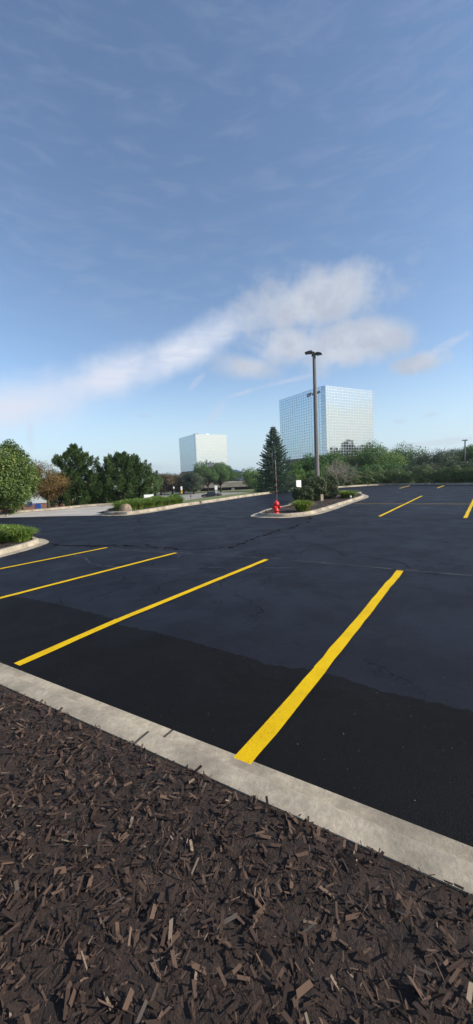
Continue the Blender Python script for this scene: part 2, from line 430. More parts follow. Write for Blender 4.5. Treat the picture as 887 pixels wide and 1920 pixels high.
def kerb(name, line, closed, gutter=0.42, h=0.15, w=0.17, flip=1, mat_=None, gut_h=0.006):
    """line = outer edge of gutter; kerb lies on the left (flip=1) side"""
    rows = [(0.0, gut_h), (gutter, gut_h + 0.012), (gutter + 0.02, h - 0.02), (gutter + 0.045, h), (gutter + w, h), (gutter + w + 0.004, h - 0.12)]
    rings = [[Vector((p.x, p.y, z)) for p in offset(line, o * flip, closed)] for o, z in rows]
    n = len(line); mb = MB(); vs = [p for r_ in rings for p in r_]; fs = []
    for i in range(len(rings) - 1):
        for k in range(n if closed else n - 1):
            f = (i * n + k, i * n + (k + 1) % n, (i + 1) * n + (k + 1) % n, (i + 1) * n + k); fs.append(f if flip > 0 else f[::-1])
    mb.add(vs, fs); o = mb.build(name, mat_ or M['concrete']); tag(o, kind='structure')
    S_ = [0.37]
    for k in range(1, n): S_.append(S_[-1] + (line[k] - line[k - 1]).length)
    at_ = o.data.attributes.new('s', 'FLOAT', 'POINT'); at_.data.foreach_set('value', S_ * len(rings))
    return o, rings[-2]
ko, far_top = kerb('kerb', far_c, False, gutter=0.45, h=0.19, w=0.28)
far_top = offset(far_c, 0.73)

# verge just behind the far kerb
vin = [Vector((p.x, p.y, 0.15)) for p in far_top][7:]
r1 = offset(far_c, 3.3)[7:]; r2 = offset(far_c, 5.3)[7:]
mb = MB(); n = len(vin)
mb.add([(p.x, p.y, 0.15) for p in vin] + [(p.x, p.y, 0.17) for p in r1] + [(p.x, p.y, -0.1) for p in r2],
       [(i * n + k, i * n + k + 1, (i + 1) * n + k + 1, (i + 1) * n + k) for i in range(2) for k in range(n - 1)])
tag(mb.build('verge', M['grass']), kind='structure')

# concrete drive at the left
dr = MB(); dp = [Vector((-60, 31, 0))] + left_edge + [at(196, 966.4), at(222, 962), at(232, 950), at(214, 947), at(160, 950.5), at(100, 956.5), at(0, 965), Vector((-60, 44, 0))]
dr.poly([(p.x, p.y, 0.005) for p in dp]); tag(dr.build('concrete_drive', M['drive']), kind='structure')
kl = catmull([Vector((-60, 43.6, 0)), at(-60, 971), at(0, 964.5), at(100, 956), at(160, 950), at(214, 946.5)], False, 6)
kerb('kerb', kl, False, gutter=0.05, h=0.14, w=0.9)

# the island around the boulder closes round its left tip
tipl = catmull([at(212, 949), at(197, 957.5), at(186, 963.5), at(190, 966.5), at(206, 967.6)], False, 6)

# bottom-left island
lli_px = [(-70, 1066), (0, 1046), (30, 1038), (60, 1029.5), (82, 1022), (92, 1016.5), (84, 1011.5), (60, 1008), (0, 1004), (-60, 1001)]
lli = catmull([at(*p) for p in lli_px], False, 6)
_, lt = kerb('kerb', lli, False, gutter=0.30, h=0.15, w=0.17)
mb = MB(); mb.poly([(p.x, p.y, 0.12) for p in lt]); tag(mb.build('mulch_bed', M['mulch']), kind='structure')
# main island
mi_px = [(470, 967.5), (478, 969.6), (500, 971), (540, 971), (590, 966), (625, 956.5), (655, 945.5), (684, 935.5), (691, 932), (688, 928.5), (670, 925)]
mi = [at(*p) for p in mi_px] + [Vector((9.2, 31.5, 0)), Vector((6.6, 30.0, 0)), Vector((4.1, 26.6, 0)), at(535, 949.5), at(500, 957), at(480, 962.5)]
mi = catmull(mi, True, 6)
_, mt = kerb('kerb', mi, True, gutter=0.36, h=0.15, w=0.17)
mb = MB(); mb.poly([(p.x, p.y, 0.12) for p in mt]); tag(mb.build('mulch_bed', M['mulch']), kind='structure')

# bed of the boulder island
bp = [p.copy() for p in far_top[7:29]]
back = [at(215, 949.5), at(202, 957.5)]
bb = [Vector((p.x, p.y, 0.155)) for p in bp]
ob = offset(far_c, 3.0)[7:29]
mb = MB(); n = len(bb); mb.add([(p.x, p.y, 0.158) for p in bb] + [(p.x, p.y, 0.163) for p in ob], [(k, k + 1, n + k + 1, n + k) for k in range(n - 1)])
tag(mb.build('mulch_bed', M['mulch']), kind='structure')
mb = MB(); mb.poly([(p.x, p.y, 0.15) for p in (at(205, 965.5), at(252, 963), at(262, 950), at(216, 950.5), at(206, 957.5), at(200, 963))]); tag(mb.build('mulch_bed', M['mulch']), kind='structure')
_, tt = kerb('kerb', tipl, False, gutter=0.3, h=0.18, w=0.17)

# near kerb with the bed the photographer stands in
nk = [near0 + nd * k for k in np.linspace(-40, 60, 60)][::-1]
_, nt_ = kerb('kerb', nk, False, gutter=0.20, h=0.15, w=0.18)
mb = MB(); a0, a1 = nt_[0], nt_[-1]
mb.add([(a0.x, a0.y, 0.14), (a1.x, a1.y, 0.14), (a1.x - nrm_in.x * 30, a1.y - nrm_in.y * 30, 0.14), (a0.x - nrm_in.x * 30, a0.y - nrm_in.y * 30, 0.14)], [(0, 1, 2, 3)])
tag(mb.build('mulch_bed', M['mulch']), kind='structure')

# painted lines
def line(p, q_, w, m, z=0.008, jag=0.003, widen=None):
    p = Vector(p); q_ = Vector(q_); d = (q_ - p); L = d.length; d.normalize(); nn = Vector((-d.y, d.x, 0)); k = max(6, int(L / 0.22))
    vs = []
    ph = random.random() * 9
    for i in range(k + 1):
        c = p + d * L * i / k + nn * 0.004 * math.sin(i * 0.21 * 3 + ph)
        vs += [c + nn * (w / 2 + random.gauss(0, jag)), c - nn * (w / 2 + random.gauss(0, jag))]
    mb = MB(); mb.add([(v.x, v.y, z) for v in vs], [(2 * i, 2 * i + 1, 2 * i + 3, 2 * i + 2) for i in range(k)])
    o = mb.build('parking_line', m); tag(o, kind='structure'); return o
def split(p, q_, c, w):
    line(p, c, w, M['yellow']); line(c, q_, w * 1.04, M['yellow_worn'])
t1, t2, t3, t4 = at(200.5, 1027), at(330, 1037), at(500, 1049.5), at(750, 1070.5)
e1 = at(0, 1067); e2 = at(0, 1121.5); e3 = at(31, 1247); e4 = at(569, 1291)
line(t1, e1 + (e1 - t1) * 0.35, 0.11, M['yellow'])
split(t2, e2 + (e2 - t2) * 0.5, at(24, 1115.8), 0.11)
split(t3, e3, at(224, 1162.5), 0.115)
e4b = e4 + (e4 - t4).normalized() * 1.15
split(t4, e4b, at(601, 1255), 0.125)
line(at(711.5, 968.5), at(791, 930), 0.13, M['yellow'])
line(at(872.5, 971.5), at(895, 924), 0.13, M['yellow'])
line(at(749, 915.8), at(768, 910.6), 0.15, M['yellow'])
line(at(820, 915.2), at(833, 910.4), 0.15, M['yellow'])
line(at(664, 944.5), at(885, 945.3), 0.12, M['yellow_old'])
line(at(885, 945.3), at(1000, 947.5), 0.09, M['yellow_old'])

# cracks, seams and scuffs
def ribbon(mb, pts, w, jag, z, step=0.07, fray=0.5):
    pts = [Vector(p) for p in pts]
    for i in range(len(pts) - 1):
        L = (pts[i + 1] - pts[i]).length; k = max(2, int(L / step)); d = (pts[i + 1] - pts[i]).normalized(); nn = Vector((-d.y, d.x, 0))
        prev = None; o = 0
        for j in range(k + 1):
            o = o * 0.8 + random.gauss(0, jag) * (0 if j in (0, k) else 1)
            ww = w * max(0.0, 1 + random.gauss(0, fray)); c = pts[i].lerp(pts[i + 1], j / k) + nn * o
            cur = (c + nn * ww / 2, c - nn * ww / 2)
            if prev: mb.add([(v.x, v.y, z) for v in (prev[0], prev[1], cur[1], cur[0])], [(0, 1, 2, 3)])
            prev = cur
def px(*ps): return [at(*p) for p in ps]
cd = MB()
ribbon(cd, px((96, 1020), (150, 1024), (230, 1022), (262, 1026), (310, 1030), (350, 1031), (395, 1029), (430, 1026)), 0.05, 0.03, 0.003, fray=0.9)
ribbon(cd, px((180, 972 + 4), (262, 972), (258, 978)), 0.04, 0.03, 0.003, fray=1)
ribbon(cd, px((165, 1172 - 45), (245, 1100), (262, 1092)), 0.006, 0.02, 0.003, fray=0.8)
for k in range(34):
    x0 = random.uniform(120, 640); y0 = random.uniform(1028, 1110); p = at(x0, y0); a_ = random.uniform(0, 6.28); pts = [p]
    for j in range(random.randint(3, 7)):
        a_ += random.gauss(0, 0.7); p = p + Vector((math.cos(a_), math.sin(a_), 0)) * random.uniform(0.12, 0.35); pts.append(p)
    ribbon(cd, pts, 0.006, 0.015, 0.003, fray=0.7)
ribbon(cd, px((560, 985), (590, 990), (620, 1004), (700, 1012), (780, 1010)), 0.013, 0.03, 0.003, fray=0.9)
ribbon(cd, px((540, 1000), (556, 1016), (600, 1022), (640, 1040)), 0.010, 0.03, 0.003, fray=0.9)
ribbon(cd, px((600, 1040), (690, 1045), (740, 1052), (800, 1075), (860, 1080)), 0.010, 0.03, 0.003, fray=0.9)
ribbon(cd, px((575, 974), (582, 972), (578, 970)), 0.09, 0.03, 0.003, fray=0.9)
tag(cd.build('pavement_cracks', M['crack']), kind='structure')
cb = MB()
ribbon(cb, px((430, 1028), (470, 1013), (505, 1000), (545, 989), (575, 978)), 0.08, 0.05, 0.002, fray=0.8)
ribbon(cb, px((100, 1022), (170, 1025), (260, 1023), (340, 1030)), 0.09, 0.05, 0.002, fray=0.8)
tag(cb.build('broken_seam', M['rubble']), kind='structure')
cs = MB()
ribbon(cs, px((205, 1029), (330, 1036), (500, 1047), (640, 1058), (755, 1068.5), (887, 1079.5), (1000, 1089)), 0.028, 0.008, 0.002, fray=0.5)
ribbon(cs, px((205, 1029), (330, 1038.5)), 0.02, 0.02, 0.002)
tag(cs.build('pavement_seam', M['seam']), kind='structure')
sc = MB()
ribbon(sc, px((140, 1041), (162, 1047), (168, 1056), (190, 1061), (245, 1063), (300, 1068), (350, 1066), (375, 1063), (430, 1066), (560, 1064)), 0.035, 0.015, 0.002, fray=0.6)
ribbon(sc, px((100, 1024), (130, 1028), (118, 1030)), 0.04, 0.01, 0.002, fray=0.6)
ribbon(sc, px((325, 1036), (337, 1042), (334, 1046)), 0.03, 0.01, 0.002, fray=0.6)
ribbon(sc, px((233, 991), (262, 989.5)), 0.16, 0.05, 0.002, fray=0.9)
ribbon(sc, px((430, 1042), (445, 1034), (470, 1033)), 0.03, 0.02, 0.002, fray=0.6)
tag(sc.build('pavement_scuffs', M['scuff']), kind='structure')

# mulch chips
M['chip'] = leaf_mat('chip', (0.022, 0.013, 0.010), (0.11, 0.068, 0.047), 0.0, 0.9, (0.20, 0.15, 0.11), 0.06)
def chips(P, size):
    n = len(P); a_ = rng.uniform(0, 6.28, n); u = np.stack([np.cos(a_), np.sin(a_), rng.normal(0, 0.3, n)], 1); v = np.stack([-np.sin(a_), np.cos(a_), rng.normal(0, 0.5, n)], 1)
    s = size * (0.12 + 1.35 * rng.uniform(0, 1, (n, 1)) ** 3.2)
    return quads('mulch_chips', P, u * s, v * s * rng.uniform(0.07, 0.32, (n, 1)), rng.uniform(0, 1, n) ** 1.9, M['chip'], rect=True)
def inside(poly, n):
    P = np.array([(p.x, p.y) for p in poly]); lo, hi = P.min(0), P.max(0); out = []
    while len(out) < n:
        q_ = rng.uniform(lo, hi, (4000, 2)); c = np.zeros(len(q_), bool); j = len(P) - 1
        for i in range(len(P)):
            with np.errstate(divide='ignore', invalid='ignore'):
                k = ((P[i][1] > q_[:, 1]) != (P[j][1] > q_[:, 1])) & (q_[:, 0] < (P[j][0] - P[i][0]) * (q_[:, 1] - P[i][1]) / (P[j][1] - P[i][1]) + P[i][0])
            c ^= k; j = i
        out += list(q_[c])
    return np.array(out[:n])
A = inside(mt, 9000); A = np.c_[A, 0.13 + rng.uniform(0, 0.03, len(A))]
B = inside(lt, 5000); B = np.c_[B, 0.13 + rng.uniform(0, 0.03, len(B))]
s_ = rng.uniform(-4.5, 6.5, 180000); d_ = 0.385 + 3.8 * rng.uniform(0, 1, 180000) ** .95
Cn = np.stack([near0.x + nd.x * s_ - nrm_in.x * 0 - nrm_in.x * d_, near0.y + nd.y * s_ - nrm_in.y * d_, 0.143 + rng.uniform(0, 0.028, len(s_))], 1)
Cn = Cn[np.hypot(Cn[:, 0], Cn[:, 1]) < 5]
o = chips(np.r_[A, B], 0.04); tag(o, 'brown wood chips covering the planted islands', 'mulch', kind='stuff')
o = chips(Cn, 0.024); tag(o, 'brown wood chips of the near bed behind the kerb', 'mulch', kind='stuff')
# grit on the lot close to the viewer
gx = inside([at(0, 1110), at(887, 1110), at(887, 1700), at(0, 1700)], 900); gx = np.array([q_ for q_ in gx if (Vector((q_[0], q_[1], 0)) - near0).dot(nrm_in) > 0.03])
n = len(gx); P = np.c_[gx, np.full(n, 0.010)]; s_ = 0.001 + 0.0035 * rng.uniform(0, 1, (n, 1)) ** 3; a_ = rng.uniform(0, 6.28, n)
o = quads('grit', P, np.stack([np.cos(a_), np.sin(a_), a_ * 0 + 0.2], 1) * s_, np.stack([-np.sin(a_), np.cos(a_), a_ * 0], 1) * s_, rng.uniform(0, 1, n), leaf_mat('grit', (0.1, 0.1, 0.1), (0.35, 0.33, 0.3), 0, 0.9))
tag(o, 'scattered pale grit on the dark asphalt', 'grit', kind='stuff')

# road and verge below on the left
rd = MB(); rp = [at(-300, 945, LOW), at(285, 927.5, LOW), at(345, 924.5, LOW), at(440, 923.5, LOW), at(480, 924, LOW), at(500, 931, LOW), at(400, 942, LOW), at(345, 944, LOW), at(-200, 972, LOW)]
rd.poly([(p.x, p.y, LOW + 0.06) for p in rp]); tag(rd.build('road', M['road']), kind='structure')
med = MB(); mp_ = [at(285, 937, LOW), at(325, 935, LOW), at(352, 941, LOW), at(330, 946, LOW), at(285, 950, LOW)]
med.poly([(p.x, p.y, LOW + 0.12) for p in mp_]); tag(med.build('grass_median', M['grass']), kind='structure')

# ------------------------------------------------------------------ glass towers
M['glass'] = mat('mirror_glass', (0.49, 0.56, 0.60), 0.03, 1.0)
M['mullion'] = mat('mullion', (0.50, 0.54, 0.57), 0.4, 0.55)
M['podium'] = mat('podium_brown', (0.14, 0.085, 0.07), 0.8, var=0.3, vscale=0.5)
M['roofgrey'] = mat('roof_grey', (0.35, 0.33, 0.31), 0.8)
M['signdark'] = mat('sign_dark', (0.03, 0.03, 0.08), 0.5)
M['signred'] = mat('sign_red', (0.30, 0.04, 0.06), 0.5)
WID, TOPZ, BOTZ, ROWS, COLS, CH = 40.0, 50.6, 12.2, 24, 18, 1.7
def facade(parts, p0, p1, cols, z0, z1, rows, gm, mm, jit=0.0045):
    d = (p1 - p0); L = d.length; d.normalize(); nn = Vector((d.y, -d.x, 0)); cw = L / cols; rh = (z1 - z0) / rows
    for i in range(cols):
        for j in range(rows):
            tx, tz = rng.normal(0, jit), rng.normal(0, jit)
            c = []
            for (a_, e_) in ((0, 0), (1, 0), (1, 1), (0, 1)):
                off = (a_ - .5) * tx * 2 + (e_ - .5) * tz * 2
                p = p0 + d * cw * (i + a_) + nn * off; c.append((p.x, p.y, z0 + rh * (j + e_)))
            gm.add(c, [(0, 1, 2, 3)])
    e = 0.08; w = 0.065
    Mx = Matrix(((d.x, nn.x, 0, p0.x), (d.y, nn.y, 0, p0.y), (0, 0, 1, 0), (0, 0, 0, 1)))
    for i in range(cols + 1):
        mm.box(cw * i - w, cw * i + w, 0.03, e, z0, z1, Mx)
    for j in range(rows + 1):
        z = z0 + rh * j
        mm.box(0, L, 0.035, e + 0.015, z - w, z + w, Mx)
def tower(loc, ang, label):
    root = empty('glass_tower', (loc.x, loc.y, LOW), ang); tag(root, label, 'office tower', 'mirrored glass office towers')
    z0, z1 = BOTZ - LOW, TOPZ - LOW
    # footprint seen from above, near corner at the origin and cut off by a narrow chamfer
    q_ = [Vector((CH, 0, 0)), Vector((WID, 0, 0)), Vector((WID, WID, 0)), Vector((0, WID, 0)), Vector((0, CH, 0))]
    gm, mm = MB(), MB()
    for i in range(5):
        a_, b_ = q_[i], q_[(i + 1) % 5]
        facade(None, a_, b_, COLS if (b_ - a_).length > 5 else 1, z0, z1, ROWS, gm, mm)
    gm.build('glass_facade', M['glass'], root); mm.build('mullion_grid', M['mullion'], root)
    rf = MB(); rf.add([(p.x, p.y, z1 - 0.3) for p in q_], [tuple(range(5))]); rf.build('roof', M['roofgrey'], root)
    pb = MB(); inn = 3.0
    pb.box(inn, WID - inn, inn, WID - inn, 0, z0 + 0.02); pb.box(0.4, WID - 0.4, 0.4, WID - 0.4, z0 - 2.2, z0 - 0.03); pb.build('podium', M['podium'], root)
    return root
T1 = far_at(606, 723, 211); T2 = far_at(363.5, 814, 402)
tr = tower(T1, R(30), 'large mirrored glass tower with a logo sign, behind the tall lamp pole')
tl = tower(T2, R(31.5), 'smaller looking mirrored glass tower without a sign, behind the roadside trees')
for (x, y, w, d_, h) in ((3, 4, 5, 4, 1.1), (17, 5, 4, 4, 1.4), (23, 6, 6, 4, 0.9)):
    mb = MB(); mb.box(x, x + w, y, y + d_, TOPZ - LOW - 0.3, TOPZ - LOW + h); mb.build('rooftop_unit', M['podium'] if x < 10 else M['white'], tl)
# sign on the left face, near the top: emblem then letters
sg = MB()
zc_ = TOPZ - LOW - 2.6
MS = Matrix(((0, 1, 0, -0.22), (-1, 0, 0, 0), (0, 0, 1, 0), (0, 0, 0, 1)))   # local x runs down the face towards the corner
def disc(mb, cx_, cz_, r0, r1, a0=0, a1=360, n=28, sq=1.0):
    vs = []; 
    for k in range(n + 1):
        t = R(a0 + (a1 - a0) * k / n)
        for r in (r0, r1): vs.append(MS @ Vector((cx_ + r * math.cos(t) * sq, 0, cz_ + r * math.sin(t))))
    mb.add(vs, [(2 * k, 2 * k + 1, 2 * k + 3, 2 * k + 2) for k in range(n)])
ymid = -12.6
disc(sg, ymid, zc_, 0.62, 1.12, 100, 300, sq=0.8)
sgo = sg.build('sign_emblem', M['signdark'], tr)
s2 = MB(); disc(s2, ymid + 0.45, zc_ - 0.1, 0.5, 0.98, -70, 120, sq=0.8); s2.build('sign_emblem', M['signred'], tr)
s3 = MB(); disc(s3, ymid + 0.1, zc_, 0.0, 0.55, 0, 360, sq=0.6); s3.build('sign_emblem', M['white'], tr)
def letters(txt, yy, size, mat_, parent):
    c = bpy.data.curves.new('sign_letters', 'FONT'); c.body = txt; c.size = size; c.extrude = 0.05; c.resolution_u = 3; c.offset = 0.03
    t = bpy.data.objects.new('tmp', c); COL.objects.link(t); bpy.context.view_layer.update()
    me = bpy.data.meshes.new_from_object(t); bpy.data.objects.remove(t)
    me.transform(Matrix.Rotation(R(90), 4, 'X')); me.transform(MS @ Matrix.Translation((yy, 0, zc_ - 0.8)))
    me.materials.clear(); me.materials.append(mat_); me.name = 'sign_letters'
    o = bpy.data.objects.new('sign_letters', me); COL.objects.link(o); o.parent = parent
letters('P', -11.2, 2.6, M['signdark'], tr)
letters('u', -9.3, 2.6, M['signdark'], tr)
letters('ex', -5.2, 2.8, M['signdark'], tr)

# ------------------------------------------------------------------ lamps
def head(parent, dirv, zt, name='lamp_head', L=0.62, W_=0.42, H=0.13, x0=0.12):
    d = Vector(dirv).normalized(); nn = Vector((-d.y, d.x, 0))
    Mx = Matrix(((d.x, nn.x, 0, 0), (d.y, nn.y, 0, 0), (0, 0, 1, zt), (0, 0, 0, 1)))
    mb = MB(); prof = [(x0, 0.0, W_ * 0.45), (x0, H * .8, W_ * 0.30), (x0 + .1, H, W_ * 0.34), (x0 + L * 0.5, H * 0.8, W_ * 0.42), (x0 + L, 0.03, W_ * 0.5), (x0 + L, 0.0, W_ * 0.5), (x0 + L * 0.9, -0.03, W_ * 0.5), (x0 + .02, -0.03, W_ * 0.46)]
    n = len(prof); vs = [Mx @ Vector((x, s * w, z)) for s in (1, -1) for x, z, w in prof]
    mb.add(vs, [tuple(range(n))[::-1], tuple(range(n, 2 * n))] + [(k, (k + 1) % n, n + (k + 1) % n, n + k) for k in range(n)])
    h = mb.build(name, M['fixture'], parent, 0.01)
    g_ = MB(); g_.box(x0 + .08, x0 + L * 0.8, -W_ * 0.36, W_ * 0.36, -0.05, -0.032, Mx); g_.build('lens', M['lens'], h)
    ar = MB(); ar.tube([Mx @ Vector((0.0, 0, 0.02)), Mx @ Vector((x0 + .04, 0, 0.03))], 0.05, 8); ar.build('arm', M['fixture'], h)
    c_ = MB(); c_.lathe([(0.035, H - .04), (0.035, H + 0.04), (0.015, H + 0.05)], 8, Mx @ Matrix.Translation((x0 + .12, 0, 0.0))); c_.build('photocell', M['fixture'], h)
    return h
def square_pole(parent, H, w0, w1, rot=0.5, m='pole'):
    mb = MB(); vs = []
    for z, w in ((0, w0), (H, w1)):
        for k in range(8):
            a_ = rot + math.pi / 4 * k; vs.append((math.cos(a_) * w / 2, math.sin(a_) * w / 2, z))
    mb.add(vs, [tuple(range(8))[::-1], tuple(range(8, 16))] + [(k, (k + 1) % 8, 8 + (k + 1) % 8, 8 + k) for k in range(8)])
    return mb.build('pole', M[m], parent)
dpole = 27.5
pb_ = far_at(596, 938, dpole); pt_ = far_at(587.5, 664, dpole)
root = empty('parking_lamp', (pb_.x, pb_.y, 0.1)); tag(root, 'tall lamp pole with two dark heads rising from the clipped hedge in the island', 'lamp post')
Hp = pt_.z - 0.1; square_pole(root, Hp, 0.36, 0.23)
mb = MB(); mb.tube([(0, 0, Hp), (0, 0, Hp + 0.12)], 0.09, 8); mb.tube([(-0.13, 0.02, Hp - 0.15), (-0.13, 0.02, Hp + 0.05)], 0.05, 8); mb.build('pole_cap', M['fixture'], root)
head(root, (-1, 0.25, 0), Hp + 0.12, L=0.52, W_=0.46); head(root, (0.9, -0.45, 0), Hp - 0.06, L=0.42, W_=0.46)
# lamp at the far right behind the shrubs
Dl = 60; p = far_at(871.6, 885, Dl); tp = far_at(873, 826, Dl)
root = empty('parking_lamp', (p.x, p.y, 0)); tag(root, 'slim grey lamp pole standing among the trees at the far right', 'lamp post')
square_pole(root, tp.z, 0.26, 0.20)
for s in (-1, 1): head(root, (s, 0.1, 0), tp.z + 0.02, L=0.34, W_=0.4, x0=.08)
mb = MB(); zb = tp.z - 1.7; mb.box(-0.36, -0.10, -0.05, 0.05, zb - 0.04, zb + 0.06); mb.build('bracket', M['pole'], root)
# lamp at far left above the leafy tree
Dl = 38; p = far_at(35, 880, Dl); tp = far_at(28.5, 843.5, Dl)
root = empty('street_lamp', (p.x, p.y, -0.4)); tag(root, 'brown single arm lamp post behind the big leafy tree at far left', 'lamp post')
mb = MB(); mb.tube([(0, 0, 0), (0, 0, tp.z + 0.4)], 0.085, 8); mb.build('pole', M['pole'], root)
mb = MB(); mb.box(-0.9, 0.09, -0.07, 0.07, tp.z + 0.32, tp.z + 0.45); mb.build('lamp_head', M['pole'], root)
# small lamp before the left tower
Dl = 150; p = far_at(366, 900, Dl); tp = far_at(365, 871.5, Dl)
root = empty('street_lamp', (p.x, p.y, LOW)); tag(root, 'small distant lamp post with two flat heads before the left tower', 'lamp post')
mb = MB(); mb.tube([(0, 0, 0), (0, 0, tp.z - LOW)], [0.16, 0.1], 8); mb.build('pole', M['fixture'], root)
for s in (-1, 1): head(root, (s, 0, 0), tp.z - LOW, L=0.9, W_=0.6)

# ------------------------------------------------------------------ hydrant
hp = at(518.5, 963, 0.13)
root = empty('fire_hydrant', (hp.x, hp.y, 0.12), R(-12)); tag(root, 'red fire hydrant with a thin striped marker rod at the tip of the mulch island', 'fire hydrant')
S = 0.70 / 0.70
mb = MB(); mb.lathe([(0.155, 0), (0.155, 0.035), (0.105, 0.045), (0.10, 0.13), (0.14, 0.135), (0.14, 0.165), (0.105, 0.175), (0.105, 0.42), (0.15, 0.43), (0.15, 0.465), (0.11, 0.47)], 24); mb.build('barrel', M['hydrant'], root)
mb = MB(); mb.lathe([(0.14, 0.466), (0.145, 0.49), (0.125, 0.535), (0.095, 0.575), (0.05, 0.60), (0.035, 0.605), (0.035, 0.64), (0.02, 0.645)], 24); mb.build('bonnet', M['hydrant'], root)
for a_, r_, l_ in ((0, 0.06, 0.19), (180, 0.06, 0.19), (-110, 0.08, 0.20)):
    Mx = Matrix.Rotation(R(a_), 4, 'Z') @ Matrix.Translation((0.08, 0, 0.31)) @ Matrix.Rotation(R(90), 4, 'Y')
    mb = MB(); mb.lathe([(r_ * .8, 0), (r_ * .8, l_ - 0.13), (r_ * 1.1, l_ - 0.125), (r_ * 1.1, l_ - 0.07), (r_ * .7, l_ - 0.065), (0.025, l_ - 0.06), (0.022, l_ - 0.03)], 14, Mx); mb.build('hose_cap', M['hydrant'], root)
for k in range(8):
    mb = MB(); a_ = R(45 * k); mb.lathe([(0.014, 0.165), (0.014, 0.185), (0.006, 0.188)], 6, Matrix.Translation((math.cos(a_) * 0.124, math.sin(a_) * 0.124, 0)))
    mb.build('flange_bolt', M['hydrant'], root)
rodH = far_at(517, 862, hp.y).z - 0.12
rod = MB(); rod.tube([(0.04, 0.06, 0.46), (0.03, 0.05, rodH)], [0.012, 0.007], 6); rod = rod.build('marker_rod', mat('rod_white', (0.45, 0.43, 0.42), .6), root)
Mred = mat('rod_red', (0.30, 0.05, 0.045), 0.6)
for k in range(6):
    mb = MB(); z = 0.95 + k * (rodH - 1.0) / 6.0; mb.tube([(0.038, 0.058, z), (0.036, 0.056, z + 0.12)], [0.0135, 0.013], 6)
    mb.build('red_band', Mred, rod)

# ------------------------------------------------------------------ plants
M['lily'] = leaf_mat('daylily', (0.12, 0.20, 0.025), (0.26, 0.34, 0.06), 0.35, 0.5, (0.40, 0.32, 0.05), 0.08)
M['lily2'] = leaf_mat('daylily_left', (0.09, 0.17, 0.025), (0.20, 0.30, 0.045), 0.35, 0.5, (0.36, 0.30, 0.09), 0.06)
M['hedge'] = leaf_mat('hedge', (0.03, 0.05, 0.018), (0.08, 0.105, 0.036), 0.15, 0.5, (0.12, 0.09, 0.04), 0.08)
M['shrub'] = leaf_mat('shrub', (0.055, 0.10, 0.03), (0.14, 0.19, 0.06), 0.2, 0.55)
M['maple'] = leaf_mat('maple', (0.038, 0.095, 0.022), (0.105, 0.19, 0.045), 0.2, 0.55)
M['maple_b'] = leaf_mat('maple_light', (0.06, 0.13, 0.024), (0.16, 0.25, 0.05), 0.25, 0.55)
M['bluegreen'] = leaf_mat('far_green', (0.035, 0.08, 0.04), (0.08, 0.14, 0.065), 0.25, 0.6)
M['leafy'] = leaf_mat('linden', (0.055, 0.10, 0.02), (0.15, 0.21, 0.05), 0.3, 0.5, (0.36, 0.36, 0.10), 0.14)
M['crab'] = leaf_mat('crab', (0.09, 0.095, 0.028), (0.23, 0.12, 0.04), 0.3, 0.6, (0.27, 0.20, 0.06), 0.12)
M['crab_dark'] = leaf_mat('crab_dark', (0.06, 0.06, 0.028), (0.15, 0.10, 0.045), 0.25, 0.6, (0.20, 0.11, 0.05), 0.12)
M['pine'] = leaf_mat('pine', (0.022, 0.052, 0.015), (0.085, 0.135, 0.034), 0.12, 0.6)
M['spruce'] = leaf_mat('spruce', (0.05, 0.095, 0.065), (0.17, 0.25, 0.18), 0.1, 0.6)
M['thicket'] = leaf_mat('thicket', (0.035, 0.06, 0.035), (0.095, 0.12, 0.065), 0.2, 0.6)
M['woods'] = leaf_mat('woods', (0.05, 0.09, 0.03), (0.12, 0.17, 0.05), 0.2, 0.6)

def blades(parent, rad, h, n, m, name='foliage'):
    """a mound of arching strap leaves"""
    P = []; F = []; V = []
    for k in range(n):
        a_ = rng.uniform(0, 6.283); r = rad * rng.uniform(0, 0.6) ; b0 = Vector((math.cos(a_) * r, math.sin(a_) * r, 0)); a2 = a_ + rng.normal(0, 0.5)
        L = h * rng.uniform(1.3, 2.1); out = rng.uniform(0.25, 1.0) * rad * 1.25; w = 0.0095 * rng.uniform(0.7, 1.3) * (1 + h); s = Vector((-math.sin(a2), math.cos(a2), 0)) * w
        val = rng.uniform(0, 1); k0 = len(P)
        for t in (0, 0.4, 0.75, 1.0):
            z = L * (t * 1.25 - 0.62 * t * t * (1 + out / rad * 0.35)); p = b0 + Vector((math.cos(a2), math.sin(a2), 0)) * out * t ** 1.6; p.z = max(0.01, z)
            ww = (1, 1.1, 0.8, 0.05)[(0, 0.4, 0.75, 1.0).index(t)]; P += [tuple(p + s * ww), tuple(p - s * ww)]; V += [val, val]
        for j in range(3): F.append((k0 + 2 * j, k0 + 2 * j + 1, k0 + 2 * j + 3, k0 + 2 * j + 2))
    me = bpy.data.meshes.new(name); me.from_pydata(P, [], F); me.update(); at_ = me.attributes.new('v', 'FLOAT', 'POINT'); at_.data.foreach_set('value', V)
    me.materials.append(m); o = bpy.data.objects.new(name, me); COL.objects.link(o)
    if parent: o.parent = parent
    return o
def lily(x, y, z, rad, h, n, label, group=None, m='lily'):
    o = blades(None, rad, h, n, M[m], 'daylily_clump'); o.location = (x, y, z); tag(o, label, 'plant', group); return o
p = at(567, 958, 0.13); lily(p.x, p.y, 0.12, 0.52, 0.50, 700, 'bright green daylily clump left of the clipped hedge in the hydrant island')
p = at(651, 933, 0.13); lily(p.x, p.y, 0.12, 0.75, 0.50, 700, 'yellow green daylily clump right of the clipped hedge near the island end')
